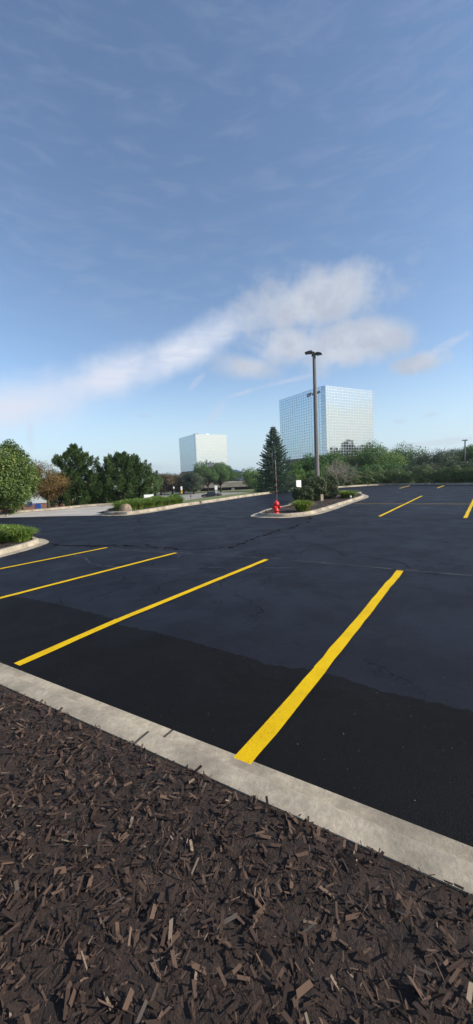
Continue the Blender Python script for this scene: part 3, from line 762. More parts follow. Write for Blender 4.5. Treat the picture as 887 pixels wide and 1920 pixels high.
# long row in the boulder island
first = None
for k in range(20):
    xx = 222 + k * 6.0; base_y = 962 - (xx - 222) * 0.137
    for r_ in range(2):
        p = at(xx + rng.normal(0, 1.5), base_y - 3 - r_ * 4.5, 0.16)
        if k == 0 and r_ == 0 or k > 18 and r_ == 1: continue
        if first is None:
            first = o = lily(p.x, p.y, 0.15, 0.52, 0.50, 380, 'green daylily clump in the long massed row between boulder and road', 'daylily clumps massed behind the boulder', 'lily2')
        else:
            o = first.copy(); COL.objects.link(o)
        o.location = (p.x, p.y, 0.15); o.rotation_euler = (0, 0, rng.uniform(0, 6)); s = rng.uniform(0.85, 1.2); o.scale = (s, s, s * rng.uniform(.9, 1.1))
# lower-left island clumps
first = None
for (xx, yy, s) in ((38, 1014, 1.0), (22, 1013, 1.05), (4, 1014, 1.05), (-18, 1016, 1.1), (48, 1009, 0.85), (12, 1006, 1.0), (-10, 1006, 1.0), (-40, 1012, 1.1), (31, 1005, 0.9)):
    p = at(xx, yy, 0.14)
    if first is None:
        first = o = lily(p.x, p.y, 0.12, 0.42, 0.42, 620, 'green strap leaved clump in the corner island at far left', 'strap leaved clumps in the left corner island', 'lily2')
    else: o = first.copy(); COL.objects.link(o)
    o.location = (p.x, p.y, 0.12); o.rotation_euler = (0, 0, rng.uniform(0, 6)); o.scale = (s, s, s)

def box_hedge(name, centre, rx, ry, h, n, m, label, cat='hedge', group=None, leaf=0.045, rz=0.0, lump=0.12):
    root = empty(name, centre, rz); tag(root, label, cat, group)
    d = unit(rng.normal(0, 1, (n, 3))); e = 3.2
    s = (np.abs(d) ** e).sum(1) ** (-1 / e); P = d * s[:, None]
    lum = 1 + lump * np.sin(P[:, 0] * 4.1 + rx) * np.cos(P[:, 1] * 3.7 + ry * 2) + lump * 0.6 * np.sin(P[:, 2] * 6 + P[:, 0] * 5)
    rad = (rng.uniform(0.72, 1.0, n) ** 0.5 * lum * (1 + np.abs(rng.normal(0, 0.035, n))))[:, None]
    P = P * rad * np.array([rx, ry, h / 2]) + np.array([0, 0, h / 2 + 0.05]); P = P[P[:, 2] > 0.04]
    leaves('foliage', P, unit(P - np.array([0, 0, h / 2])), leaf, M[m], root, clump=np.clip(rng.normal(.5, .3, len(P)), 0, 1))
    st = MB()
    for k in range(5):
        a_ = rng.uniform(0, 6.28); st.tube([(math.cos(a_) * rx * .15, math.sin(a_) * ry * .15, 0), (math.cos(a_) * rx * .5, math.sin(a_) * ry * .5, h * .7)], [0.03, 0.012], 5)
    st.build('stem', M['bark'], root)
    return root
def H_at(x, yt, D): return far_at(x, yt, D).z
Dh = 26.0
p = far_at(569, 940, 23.5); box_hedge('clipped_shrub', (p.x, p.y, 0.12), 0.62, 0.6, (H_at(569, 911, 23.5) - 0.12) * .88, 9000, 'hedge', 'low dark clipped shrub, leftmost in the hydrant island')
p = far_at(590, 940, Dh); box_hedge('clipped_shrub', (p.x, p.y, 0.12), 0.86, 0.85, H_at(588, 898, Dh) - 0.12, 12000, 'hedge', 'broad dark clipped shrub in front of the lamp pole')
p = far_at(617, 938, 27); box_hedge('clipped_shrub', (p.x, p.y, 0.12), 0.66, 0.75, H_at(618, 896, 27) - 0.12, 9500, 'hedge', 'tall dark clipped shrub right of the pale stub post')
# pale stub post, white cap pipe, white signs
p = at(603.5, 939, 0.13); root = empty('stub_post', (p.x, p.y, 0.1)); tag(root, 'short pale utility post between two clipped shrubs', 'post')
mb = MB(); mb.box(-0.085, 0.085, -0.085, 0.085, 0, 0.42); mb.build('post', mat('pale_post', (0.70, 0.55, 0.36), 0.8, var=0.2), root, 0.01)
mb = MB(); mb.box(-0.10, 0.10, -0.10, 0.10, 0.421, 0.46); mb.build('cap', mat('tan_cap', (0.5, 0.4, 0.28), 0.7), root, 0.008)
p = at(657.5, 935.5, 0.13); root = empty('vent_pipe', (p.x, p.y, 0.1)); tag(root, 'small white capped pipe beside the island kerb', 'pipe')
mb = MB(); mb.lathe([(0.05, 0), (0.05, 0.17), (0.045, 0.18)], 12); mb.build('pipe', mat('grey_pipe', (0.45, 0.45, 0.45), .6), root)
mb = MB(); mb.lathe([(0.065, 0.16), (0.065, 0.22), (0.03, 0.25)], 12); mb.build('cap', M['white'], root)
p = far_at(560.5, 925, 25.0)
root = empty('white_sign', (p.x, p.y, 0.12), R(28)); tag(root, 'white sign seen from its back and dark edge, left of the clipped hedge', 'sign')
zt = H_at(561, 900.5, 25.0) - 0.12; mb = MB(); mb.box(-0.2, 0.2, -0.015, 0.015, zt - 0.52, zt); mb.build('panel', M['white'], root)
mb = MB(); mb.box(-0.235, -0.202, -0.03, 0.03, zt - 0.55, zt); mb.build('edge', M['pole'], root)
mb = MB(); mb.tube([(0, 0.04, 0), (0, 0.04, zt - 0.05)], 0.025, 8); mb.build('post', M['pole'], root)
p = far_at(280, 950, 33)
root = empty('white_sign', (p.x, p.y, 0.16), R(22)); tag(root, 'blank white low sign board rising from the daylily row', 'sign')
zt = H_at(280, 928.5, 33) - 0.1; mb = MB(); mb.box(-0.42, 0.42, -0.1, 0.1, zt - 0.52, zt); mb.build('panel', M['white'], root, 0.01)
for s in (-0.3, 0.3):
    mb = MB(); mb.box(s - 0.04, s + 0.04, -0.04, 0.04, 0, zt - 0.521); mb.build('leg', M['white'], root)
# boulder
bp_ = at(234.5, 958.5, 0.16); rock = MB(); vs = []; fs = []; nu, nv = 26, 14
for j in range(nv + 1):
    for i in range(nu):
        th = math.pi / 2 * j / nv * 1.08; ph = 2 * math.pi * i / nu
        st, ct = math.sin(th), math.cos(th); r = 1 + (0.08 * math.sin(3 * ph + 1) + 0.05 * math.sin(5 * ph + 2)) * st * st + 0.04 * math.sin(4 * th) * math.cos(2 * ph) * st
        ct2 = math.copysign(abs(ct) ** 0.75, ct); hx = st ** 0.75
        vs.append((hx * math.cos(ph) * 0.38 * r, hx * math.sin(ph) * 0.30 * r, ct2 * (0.44 + 0.05 * math.cos(ph + .6) * st)))
for j in range(nv):
    for i in range(nu): fs.append((j * nu + i, (j + 1) * nu + i, (j + 1) * nu + (i + 1) % nu, j * nu + (i + 1) % nu))
rock.add(vs, fs, True); o = rock.build('boulder', mat('rock', (0.34, 0.24, 0.17), 0.9, col2=(0.20, 0.15, 0.12), var=0.5, vscale=3.5, bump=1.0, bscale=9)); o.location = (bp_.x, bp_.y, 0.14); o.scale = (1.05, 1, 1.08)
tag(o, 'rounded brown boulder at the left end of the daylily row', 'boulder')

# --- trees
def limbs(mb, base_r, H, centres, radii, fork=0.35, seed=0):
    mb.tube([(0, 0, -0.1), (0.02 * H, 0, H * fork * .6), (0, 0.01 * H, H * fork)], [base_r, base_r * 0.8, base_r * 0.7], 9)
    o_ = np.argsort(-radii)[:14]
    for i in o_:
        c = Vector(centres[i]); mid = Vector((c.x * 0.45, c.y * 0.45, H * fork + (c.z - H * fork) * 0.6))
        mb.tube([(0, 0, H * fork * 0.9), mid, c], [base_r * 0.5, base_r * 0.28, base_r * 0.08], 6)
        for k in range(2):
            e = c + Vector(rng.normal(0, 1, 3)) * radii[i] * 0.6; mb.tube([mid, e], [base_r * 0.15, base_r * 0.04], 4)
def broadleaf(name, loc, H, rx, ry, z0, n, leaf, m, label, cat='tree', group=None, k=26, cr=0.30, tr=None, bark='bark', fork=None, squash=1.0, twig=0, inner=0.35):
    """crown from z0 to H made of k uneven clumps"""
    root = empty(name, loc); tag(root, label, cat, group)
    d = unit(rng.normal(0, 1, (k, 3))); rr = rng.uniform(0.35, 0.78, k) ** 0.6
    zc, rz = (z0 + H) / 2, (H - z0) / 2
    C = d * rr[:, None] * np.array([rx, ry, rz]) * 0.86 + np.array([0, 0, zc]); lowm = C[:, 2] < zc
    C[lowm, :2] *= 1.05
    rad = rng.uniform(0.6, 1.3, k) * cr * (min(rx, rz) * .6 + max(rx, rz) * .4) * 1.1
    P, dn, idx = shell(C, rad, n, inner, squash)
    top = np.percentile(P[:, 2], 99.6); low = np.percentile(P[:, 2], 0.8); ex = np.percentile(np.abs(P[:, 0]), 98.5); ey = np.percentile(np.abs(P[:, 1]), 98.5)
    for Q in (P, C):
        Q[:, 2] = (Q[:, 2] - low) / (top - low) * (H - z0) + z0; Q[:, 0] *= rx / ex; Q[:, 1] *= ry / ey
    out = unit(P - np.array([0, 0, zc - rz * .3]))
    leaves('crown', P, out + np.array([0, 0, .3]), leaf, M[m], root, clump=rng.uniform(0, 1, k)[idx])
    tb = MB(); limbs(tb, tr or H * 0.022, H, C, rad, fork if fork else max(0.12, z0 / H * 1.1))
    for _ in range(twig):
        c = C[rng.integers(k)]; dd = unit(rng.normal(0, 1, (1, 3)))[0]; dd[2] = abs(dd[2]) + .4
        e = c + dd * np.array([rx, ry, rz]) * .45; tb.tube([c, e], [0.02, 0.008], 4)
    tb.build('trunk', M[bark], root)
    return root
# big leafy tree at far left
D_ = 27; p = far_at(8, 950, D_); broadleaf('leafy_tree', (p.x, p.y, -0.2), H_at(8, 829, D_) + 0.2, 2.1, 2.1, 0.6, 34000, 0.085, 'leafy', 'large leafy green tree cut by the left edge, nearest of the trees', k=60, cr=0.25, fork=.3, inner=.6)
D_ = 32.5; p = far_at(90, 953, D_); broadleaf('crabapple_tree', (p.x, p.y, -0.1), H_at(80, 866, D_) + 0.1, 1.9, 1.8, 0.95, 16000, 0.055, 'crab', 'rusty brown crabapple tree standing in front of the brick building', k=34, cr=0.28, fork=.22, twig=26, tr=0.13)

def pine(name, loc, H, r, n, m, label, shape, leaf=0.11, cat='pine tree'):
    root = empty(name, loc); tag(root, label, cat)
    C = []; Rr = []; O = []
    nb = 230
    for i in range(nb):
        t = ((i + 0.5) / nb) ** 1.1; z = H * (0.0 + 0.93 * t); w = shape(t) * r
        a_ = i * 2.399 + rng.normal(0, .4); q_ = rng.uniform(0.12, 1.0) ** 0.7 if i % 3 else rng.uniform(.85, 1.12)
        C.append((math.cos(a_) * w * q_, math.sin(a_) * w * q_, z + 0.10 * w * q_)); Rr.append(rng.uniform(0.085, 0.165) * r * (0.5 + 0.5 * shape(t))); O.append((math.cos(a_) * .55, math.sin(a_) * .55, 1.0))
    C = np.array(C); Rr = np.array(Rr); O = unit(np.array(O))
    idx = rng.choice(nb, n, p=Rr ** 2 / (Rr ** 2).sum()); d = unit(rng.normal(0, 1, (n, 3)))
    dd = d * (rng.uniform(0.1, 1.0, n) ** 0.45)[:, None]; al = (dd * O[idx]).sum(1, keepdims=True)
    tap = 1 - 0.55 * np.clip(al, 0, 1)
    P = C[idx] + ((dd - al * O[idx]) * tap + O[idx] * al * 1.9) * Rr[idx][:, None]; kp = P[:, 2] > 0.05; P = P[kp]; idx = idx[kp]; d = d[kp]
    P[:, 2] *= H / np.percentile(P[:, 2], 99.8)
    ax = unit(d * 0.9 + O[idx] * .6 + rng.normal(0, .25, (len(P), 3)))
    sd = unit(np.cross(ax, rng.normal(0, 1, (len(P), 3)))); s = leaf * rng.uniform(.6, 1.3, (len(P), 1))
    quads('crown', P, ax * s, sd * s * 0.30, np.clip(rng.uniform(0, 1, len(P)) * .6 + rng.uniform(0, .4, nb)[idx], 0, 1), M[m], root)
    tb = MB(); tb.tube([(0, 0, -.2), (0, 0, H * .5), (0, 0, H * .95)], [H * .02, H * .013, H * .004], 8)
    for i in range(0, nb, 2): tb.tube([(0, 0, C[i][2] - abs(C[i][0]) * .25), C[i]], [0.03, 0.01], 4)
    tb.build('trunk', M['bark'], root)
    return root
D_ = 36; p = far_at(147, 955, D_)
pine('pine_tree', (p.x, p.y, -0.2), H_at(142, 835, D_) + .2, 2.6, 46000, 'pine', 'open topped pine tree, the left one of the two pines', lambda t: float(np.interp(t, (0, .2, .44, .56, .60, .70, .84, .92, 1), (.9, 1.05, .92, .34, .34, .74, .46, .15, .02))))
D_ = 38; p = far_at(233, 950, D_)
pine('pine_tree', (p.x, p.y, -0.2), H_at(226, 850, D_) + .2, 2.95, 54000, 'pine', 'dense rounded pine tree behind the boulder, the right one of the two pines', lambda t: float(np.interp(t, (0, .3, .55, .75, .88, .96, 1), (.88, 1.0, .95, .72, .46, .2, .03))))
D_ = 38.5; p = far_at(183, 952, D_)
pine('pine_tree', (p.x, p.y, -0.3), H_at(180, 893, D_) + .3, 1.6, 20000, 'pine', 'low bushy young pine filling the gap between the two pines', lambda t: 0.95 - 0.65 * t)

def spruce(loc, H, r, label):
    root = empty('blue_spruce', loc); tag(root, label, 'spruce tree')
    P = []; A = []; S_ = []; tb = MB(); tb.tube([(0, 0, -.2), (0, 0, H * .5), (0, 0, H * .99)], [H * .018, H * .011, .012], 8)
    nl = 34
    for i in range(nl):
        t = i / nl; z = H * (0.02 + 0.95 * t); L0 = r * (1 - t) ** 0.80 + 0.10
        nbr = int(13 - 5 * t)
        for k in range(nbr):
            a_ = 2 * math.pi * k / nbr + i * 1.7 + rng.normal(0, .2); L = L0 * rng.uniform(0.72, 1.12); rise = rng.uniform(0.05, 0.28) + (0.5 * t)
            d = np.array([math.cos(a_), math.sin(a_), 0]); side = np.array([-d[1], d[0], 0]); m_ = max(14, int(80 * L))
            s = rng.uniform(0.12, 1, m_) ** 0.7; w = 0.20 * L * (1.15 - s) + .03
            lat = rng.normal(0, 1, m_) * w; zz = z + rise * L * s ** 2 * 0.8 - 0.12 * L * s - np.abs(rng.normal(0, .05 + .03 * r, m_)) * (1.3 - s)
            P.append(d * (s * L)[:, None] + side * lat[:, None] + np.array([0, 0, 1]) * zz[:, None])
            A.append(d * 1.0 + side * (np.sign(lat) * rng.uniform(.1, .8, m_))[:, None] + np.array([0, 0, .25]) + rng.normal(0, .25, (m_, 3)))
            if k % 2 == 0: tb.tube([(0, 0, z), tuple(d * L * .9 + np.array([0, 0, z + rise * L * .6 - .1 * L]))], [0.025, 0.008], 4)
    P = np.concatenate(P); A = unit(np.concatenate(A)); n = len(P); sd = unit(np.cross(A, rng.normal(0, .6, (n, 3)) + np.array([0, 0, 1]))); s = 0.10 * rng.uniform(.6, 1.3, (n, 1))
    quads('crown', P, A * s, sd * s * .38, rng.uniform(0, 1, n), M['spruce'], root); tb.build('trunk', M['bark'], root)
D_ = 44.5; p = far_at(516, 921, D_); spruce((p.x, p.y, 0.0), H_at(513, 795, D_), 2.75, 'tall conical blue spruce behind the hydrant')

# right-hand hedge of rounded shrubs
fr = None
hl = [(571, 908, 900, 46, 1.2), (596, 906, 893, 47, 1.0), (637, 908, 889, 47.5, 1.1), (657, 907, 888, 48, 1.4), (683, 905, 885, 49, 1.3), (708, 905, 882.5, 50, 1.4), (735, 904, 882, 50, 1.5), (758, 904, 884, 49, 1.0),
      (792, 904, 877, 44, 1.05), (822, 903, 880, 43, 1.0), (846, 903, 877, 41, 1.15), (868, 903, 878, 40, .95), (889, 902, 879, 39, 1.1), (912, 902, 878, 38, 1.1), (940, 902, 878, 37, 1.1)]
for i, (x, yb, yt, D_, w) in enumerate(hl):
    kb = at(x, 914.5 - (x - 640) * .06 if x < 712 else 909.2); c_ = far_c[int(np.hypot(FC[:, 0] - kb.x, FC[:, 1] - kb.y).argmin())]
    D_ = kb.y + 2.6; w *= D_ / 47; p = far_at(x, yb, D_); Hh = H_at(x, yt, D_) - 0.1
    if i in (0, 1): grp, lab = 'shrubs between the spruce and the lamp pole', 'dark shrub behind the far kerb between spruce and lamp pole'
    elif i < 8: grp, lab = 'rounded hedge shrubs left part', 'rounded hedge shrub behind the kerb in front of the bare branched bush'
    else: grp, lab = 'rounded shrubs right part', 'rounded blue green shrub behind the far right kerb and stall lines'
    box_hedge('rounded_shrub', (p.x, p.y, 0.05), w * 1.0, 1.15, Hh * (1 + .06 * (-1) ** i), 7500, 'shrub', lab, 'shrub', grp, leaf=0.065, lump=.2)
# trees behind the hedge
bt = [(556, 866, 61, 2.0, 'maple', 'small bushy green tree right beside the spruce'),
      (573, 855, 66, 2.4, 'maple', 'round green tree at the foot of the left face of the signed tower'),
      (600, 856, 60, 1.9, 'maple', 'green tree just behind the tall lamp pole'),
      (626, 850, 66, 3.0, 'maple', 'broad green tree under the corner of the signed tower'),
      (660, 848, 70, 3.2, 'maple', 'green tree in front of the mirrored treetops of the signed tower'),
      (709, 832, 66, 3.9, 'maple_b', 'bright green round tree right of the signed tower'),
      (757, 836, 72, 4.3, 'maple', 'large dome shaped darker tree right of the bright green one'),
      (815, 844, 60, 3.2, 'thicket', 'sparse dark twiggy tree, the left of the brownish pair'),
      (842, 846, 66, 3.0, 'thicket', 'brownish dark tree left of the far right lamp pole'),
      (862, 842, 95, 4.2, 'bluegreen', 'distant blue green tree behind the far right lamp pole'),
      (893, 834, 62, 3.0, 'maple', 'green tree cut off by the right edge of the picture'),
      (925, 838, 64, 3.2, 'maple', 'green tree just past the right edge')]
for (x, yt, D_, r_, m, lab) in bt:
    p = far_at(x, 905, D_); H = H_at(x, yt, D_)
    th = m == 'thicket'
    broadleaf('green_tree' if not th else 'twiggy_tree', (p.x, p.y, 0), H, r_ * 1.05, r_, 0.3, 14000 if th else 24000, 0.12 if not th else .09, m, lab, k=40, cr=0.36 if not th else .30, fork=.15, twig=22 if th else 0, inner=.5, group='trees behind the right hedge')
# small undergrowth trees filling below the crowns
for i, (x, yt, D_, r_, m) in enumerate([(548, 884, 55, 1.6, 'maple_b'), (562, 880, 56, 1.8, 'maple'), (580, 882, 55, 1.6, 'maple_b'), (608, 880, 56, 1.9, 'maple'), (640, 874, 58, 2.2, 'bluegreen'), (690, 872, 58, 2.3, 'maple'), (745, 868, 60, 2.6, 'maple'), (790, 868, 56, 2.2, 'thicket'), (866, 866, 54, 2.0, 'thicket'), (885, 862, 54, 2.0, 'bluegreen')]):
    p = far_at(x, 905, D_)
    broadleaf('understorey_tree', (p.x, p.y, 0), H_at(x, yt, D_), r_ * 1.2, r_, 0.1, 9000, 0.10, m, 'low leafy undergrowth tree filling the gap behind the right hedge', 'tree', 'undergrowth trees behind the right hedge', k=22, cr=.36, fork=.12, inner=.4)

# bare branched bush
def twigs(mb, p, d, L, r, depth):
    e = p + d * L; mid = p.lerp(e, .5) + Vector(rng.normal(0, 1, 3)) * L * .06
    mb.tube([p, mid, e], [r, r * .8, r * .6], 5 if r > .02 else 4, cap=False)
    if depth == 0: return
    for k in range(3 if depth > 1 else 4):
        nd_ = (d + Vector(rng.normal(0, .55, 3)) + Vector((0, 0, .08))).normalized(); twigs(mb, e if k < 2 else mid, nd_, L * rng.uniform(.6, .85), r * .6, depth - 1)
def bare(x, yb, D_, H, lab, n=6, lean=0.0):
    p = far_at(x, yb, D_); root = empty('bare_bush', (p.x, p.y, 0)); tag(root, lab, 'bush'); mb = MB()
    for k in range(n):
        a_ = 6.28 * k / n; twigs(mb, Vector((0, 0, 0)), Vector((math.cos(a_) * .75 + lean, math.sin(a_) * .5, 1.0)).normalized(), H * .36, .05, 4)
    mb.build('branches', M['deadwood'], root)
bare(640, 893, 51.5, 4.0, 'bare grey branched bush behind the hedge under the signed tower', 8, -.05)
bare(795, 893, 54, 2.4, 'pale bare twigs between the hedge shrubs and the sparse tree at right', 5, .1)

# ------------------------------------------------------------------ left background
rt = [(300, 889, 118, 4.5, 'crab_dark', 'brownish tree just right of the utility pole'), (322, 890, 122, 4.2, 'crab_dark', 'brownish tree, second right of the utility pole'), (343, 888, 120, 4.3, 'crab_dark', 'dark brownish tree below the left face of the unsigned tower'),
      (362, 886, 117, 3.9, 'thicket', 'dark tree left of the forked roadside tree'), (389, 867, 122, 5.2, 'maple', 'forked roadside tree before the unsigned tower, behind the black car'), (413, 868, 124, 4.8, 'maple', 'roadside tree right of the forked one, beside the white sign post'),
      (268, 884, 110, 5, 'maple', 'green tree mostly hidden behind the dense pine')]
for (x, yt, D_, r_, m, lab) in rt:
    p = far_at(x, 905, D_); H = H_at(x, yt, D_) - LOW
    tall = x in (389, 413)
    broadleaf('roadside_tree', (p.x, p.y, LOW), H, r_, r_, H * (.30 if tall else .16), 16000 if tall else 13000, 0.16 if tall else .18, m, lab, group='trees along the lower road', k=30, cr=.27 if tall else .33, fork=.24, tr=.30, twig=24 if tall else 0, inner=.4)
for i, (x, yt, D_, r_, m) in enumerate([(440, 884, 200, 5, 'maple'), (455, 880, 190, 5.5, 'maple'), (470, 884, 175, 5, 'maple'), (478, 878, 120, 3.8, 'maple_b'), (492, 884, 80, 2.6, 'maple_b')]):
    p = far_at(x, 905, D_); H = H_at(x, yt, D_) - LOW
    broadleaf('distant_tree', (p.x, p.y, LOW), H, r_, r_, H * .15, 7000, 0.2 if D_ > 100 else .12, m, ['distant green tree beside the low grey roof', 'distant green tree behind the tiny car on the deck', 'distant green tree right of the deck ramp', 'bright green tree at the left flank of the spruce', 'yellow green shrub tree touching the left side of the spruce'][i], group='trees by the parking deck', k=22, cr=.33, fork=.2, inner=.4)

# parking deck
def wpt(x, y, D_): return far_at(x, y, D_)
M['deck'] = mat('deck_concrete', (0.34, 0.30, 0.25), 0.85, var=0.25, vscale=0.3)
M['black'] = mat('deck_shade_black', (0.02, 0.02, 0.02), 0.9)  # near-black colour stands for the shade inside the deck
root = empty('parking_deck', (0, 0, 0)); tag(root, 'long low concrete parking deck with a dark block for its shaded open level beyond the road', 'parking deck')
DD = 140
L0 = wpt(335, 905, DD); L1_ = wpt(500, 905, DD)
xa, xb = L0.x, L1_.x + 6
def zt_(x, y): return wpt(x, y, DD).z
mb = MB(); za, zb = zt_(335, 913), zt_(500, 904)
def slab(mb, x0, x1, y0, y1, zl0, zl1, zr0, zr1):
    mb.add([(x0, y0, zl0), (x1, y0, zr0), (x1, y1, zr0), (x0, y1, zl0), (x0, y0, zl1), (x1, y0, zr1), (x1, y1, zr1), (x0, y1, zl1)], [(0, 3, 2, 1), (4, 5, 6, 7), (0, 1, 5, 4), (2, 3, 7, 6), (0, 4, 7, 3), (1, 2, 6, 5)])
slab(mb, xa, xb, DD, DD + 34, zt_(335, 917.0), zt_(335, 911), zt_(500, 911), zt_(500, 903.5)); mb.build('deck_wall', M['deck'], root)
mb = MB(); slab(mb, xa + 6, xb, DD + 3, DD + 34, zt_(335, 910.5), zt_(335, 909), zt_(500, 903), zt_(500, 899.5)); mb.build('upper_level', M['deck'], root)
mb = MB(); slab(mb, xa, xb, DD + 2.5, DD + 33, LOW - .1, zt_(335, 917.3), LOW - .1, zt_(500, 911.4)); mb.build('level_shade_block', M['black'], root)  # solid dark block in place of the shaded space under the deck
for x in (348, 372, 437, 497):
    q_ = wpt(x, 915, DD); mb = MB(); mb.box(q_.x - .6, q_.x + .6, DD + .2, DD + 1.4, LOW - .1, zt_(x, 912.5) - 0.3); mb.build('pillar', M['deck'], root)
# low grey roofed building behind
root = empty('low_building', (0, 0, 0)); tag(root, 'low building with a blue grey roof right of the unsigned tower', 'building')
q_ = wpt(428, 886, 230); q2 = wpt(452, 886, 230); zt = wpt(440, 881.5, 230).z
mb = MB(); mb.box(q_.x, q2.x, 230, 250, LOW, zt - 1.2); mb.build('wall', M['podium'], root)
mb = MB(); mb.add([(q_.x - 1, 229, zt - 1.3), (q2.x + 1, 229, zt - 1.3), (q2.x + 1, 251, zt - 1.3), (q_.x - 1, 251, zt - 1.3), (q_.x - 1, 238, zt + .3), (q2.x - 3, 240, zt + .6)], [(0, 3, 2, 1), (0, 1, 5, 4), (2, 3, 4, 5), (0, 4, 3), (1, 2, 5)]); mb.build('roof', mat('bluegrey_roof', (0.28, 0.33, 0.38), 0.5), root)
q_ = wpt(352, 884, 260); q2 = wpt(428, 884, 260)
root = empty('low_building', (0, 0, 0)); tag(root, 'low red brown building at the foot of the unsigned tower', 'building')
mb = MB(); mb.box(q_.x + 6, q2.x - 6, 260, 280, LOW, wpt(390, 884, 260).z); mb.build('wall', mat('redbrown', (0.25, 0.11, 0.08), .9), root)
mb = MB(); mb.box(q_.x + 5.5, q2.x - 5.5, 259.5, 280.5, wpt(390, 884, 260).z + .01, wpt(390, 883.3, 260).z + .2); mb.build('roof', M['roofgrey'], root)

# brick school-like building at left
DB = 66
root = empty('brick_building', (0, 0, 0)); tag(root, 'single storey red brick building with white upper wall and blue window frames', 'building')
bx0 = far_at(-40, 940, DB).x; bx1 = far_at(119, 940, DB).x; zm = far_at(70, 943.5, DB).z; ztp = far_at(70, 905, DB).z
mb = MB(); mb.box(bx0, bx1, DB, DB + 20, LOW - .3, zm); mb.build('wall', M['brick'], root)
mb = MB(); mb.box(bx0, bx1 + .3, DB - 0.05, DB + 20, zm + 0.005, ztp); mb.build('upper_wall', M['white'], root)
mb = MB(); mb.box(bx0 - .2, bx1 + .6, DB - 0.3, DB + 20.2, ztp + 0.005, ztp + .35); mb.build('roof', M['roofgrey'], root)
Mblue = mat('blue_frame', (0.02, 0.09, 0.42), 0.5); Mwin = mat('window_glass', (0.05, 0.06, 0.07), 0.08, spec=.8)
for xw in (-18, 7, 56):
    c = far_at(xw, 943.5, DB); z1 = far_at(xw, 941 if xw > 30 else 949, DB).z; z0 = far_at(xw, 948 if xw > 30 else 954, DB).z
    f = MB(); w = .46
    for (a0, a1, b0, b1) in ((-w, w, z1 - .1, z1), (-w, w, z0, z0 + .1), (-w, -w + .12, z0 + .101, z1 - .101), (w - .12, w, z0 + .101, z1 - .101)): f.box(c.x + a0, c.x + a1, DB - .10, DB - .005, b0, b1)
    f = f.build('window', Mblue, root)
    g_ = MB(); g_.box(c.x - w + .121, c.x + w - .121, DB - .06, DB - .01, z0 + .101, z1 - .101); g_.build('pane', Mwin, f)
c = far_at(73, 950, DB); d_ = MB(); d_.box(c.x - .42, c.x + .42, DB - .08, DB - .005, LOW, far_at(73, 944.5, DB).z); d_ = d_.build('door', Mblue, root)
h_ = MB(); h_.box(c.x + .26, c.x + .32, DB - .14, DB - .081, -1.4, -1.2); h_.build('handle', M['pole'], d_)

# utility pole, street signs, posts
p = far_at(287.5, 940, 46); tp = far_at(285.5, 881, 46)
root = empty('utility_pole', (p.x, p.y, -0.6)); tag(root, 'thin wooden pole right of the dense pine', 'utility pole')
mb = MB(); mb.tube([(0, 0, 0), (0, 0, tp.z + .6)], [.09, .065], 8); mb.build('pole', mat('weathered_pole', (0.42, 0.38, 0.33), .9, var=.3), root)
mb = MB(); mb.box(-.09, .09, -.1, -.07, 1.7, 2.0); mb.build('plate', M['white'], root)
def roadsign(x, yt, ym, yb, ybase, D_, w, c1, c2, lab, post=0.05):
    p = far_at(x, ybase, D_); root = empty('road_sign', (p.x, p.y, LOW), R(8)); tag(root, lab, 'sign')
    z = lambda y: far_at(x, y, D_).z - LOW
    mb = MB(); mb.box(-w / 2, w / 2, -.03, 0, z(ym), z(yt)); mb.build('panel', c1, root)
    if c2: mb = MB(); mb.box(-w * .42, w * .42, -.03, 0, z(yb), z(ym) - .01); mb.build('panel', c2, root)
    mb = MB(); mb.tube([(0, .06, 0), (0, .06, z(yt) - .05)], post, 8); mb.build('post', M['pole'], root)
Myel = mat('sign_orange', (0.65, 0.36, 0.03), .5)
roadsign(341.3, 912, 918.5, 925.5, 932, 88, .42, M['white'], Myel, 'white panel above an orange panel on a post by the lower road')
roadsign(326.5, 912.5, 916, None, 925, 112, .42, M['white'], None, 'small white sign under the dark brownish trees')
roadsign(406, 910.5, 918, 925, 932, 85, .62, M['white'], M['roofgrey'], 'pale sign post standing beside the black car', .07)
p = far_at(358, 934, 70); z_ = far_at(358, 928.5, 70).z; g0 = gz(p.x, p.y)
root = empty('marker_post', (p.x, p.y, g0)); tag(root, 'short thin dark post on the grass before the lower road', 'post')
mb = MB(); mb.tube([(0, 0, 0), (0, 0, z_ - g0)], .05, 6); mb.build('post', M['fixture'], root)
mb = MB(); mb.box(-.11, .11, -.07, -.051, z_ - g0 - .3, z_ - g0); mb.build('plate', M['fixture'], root)

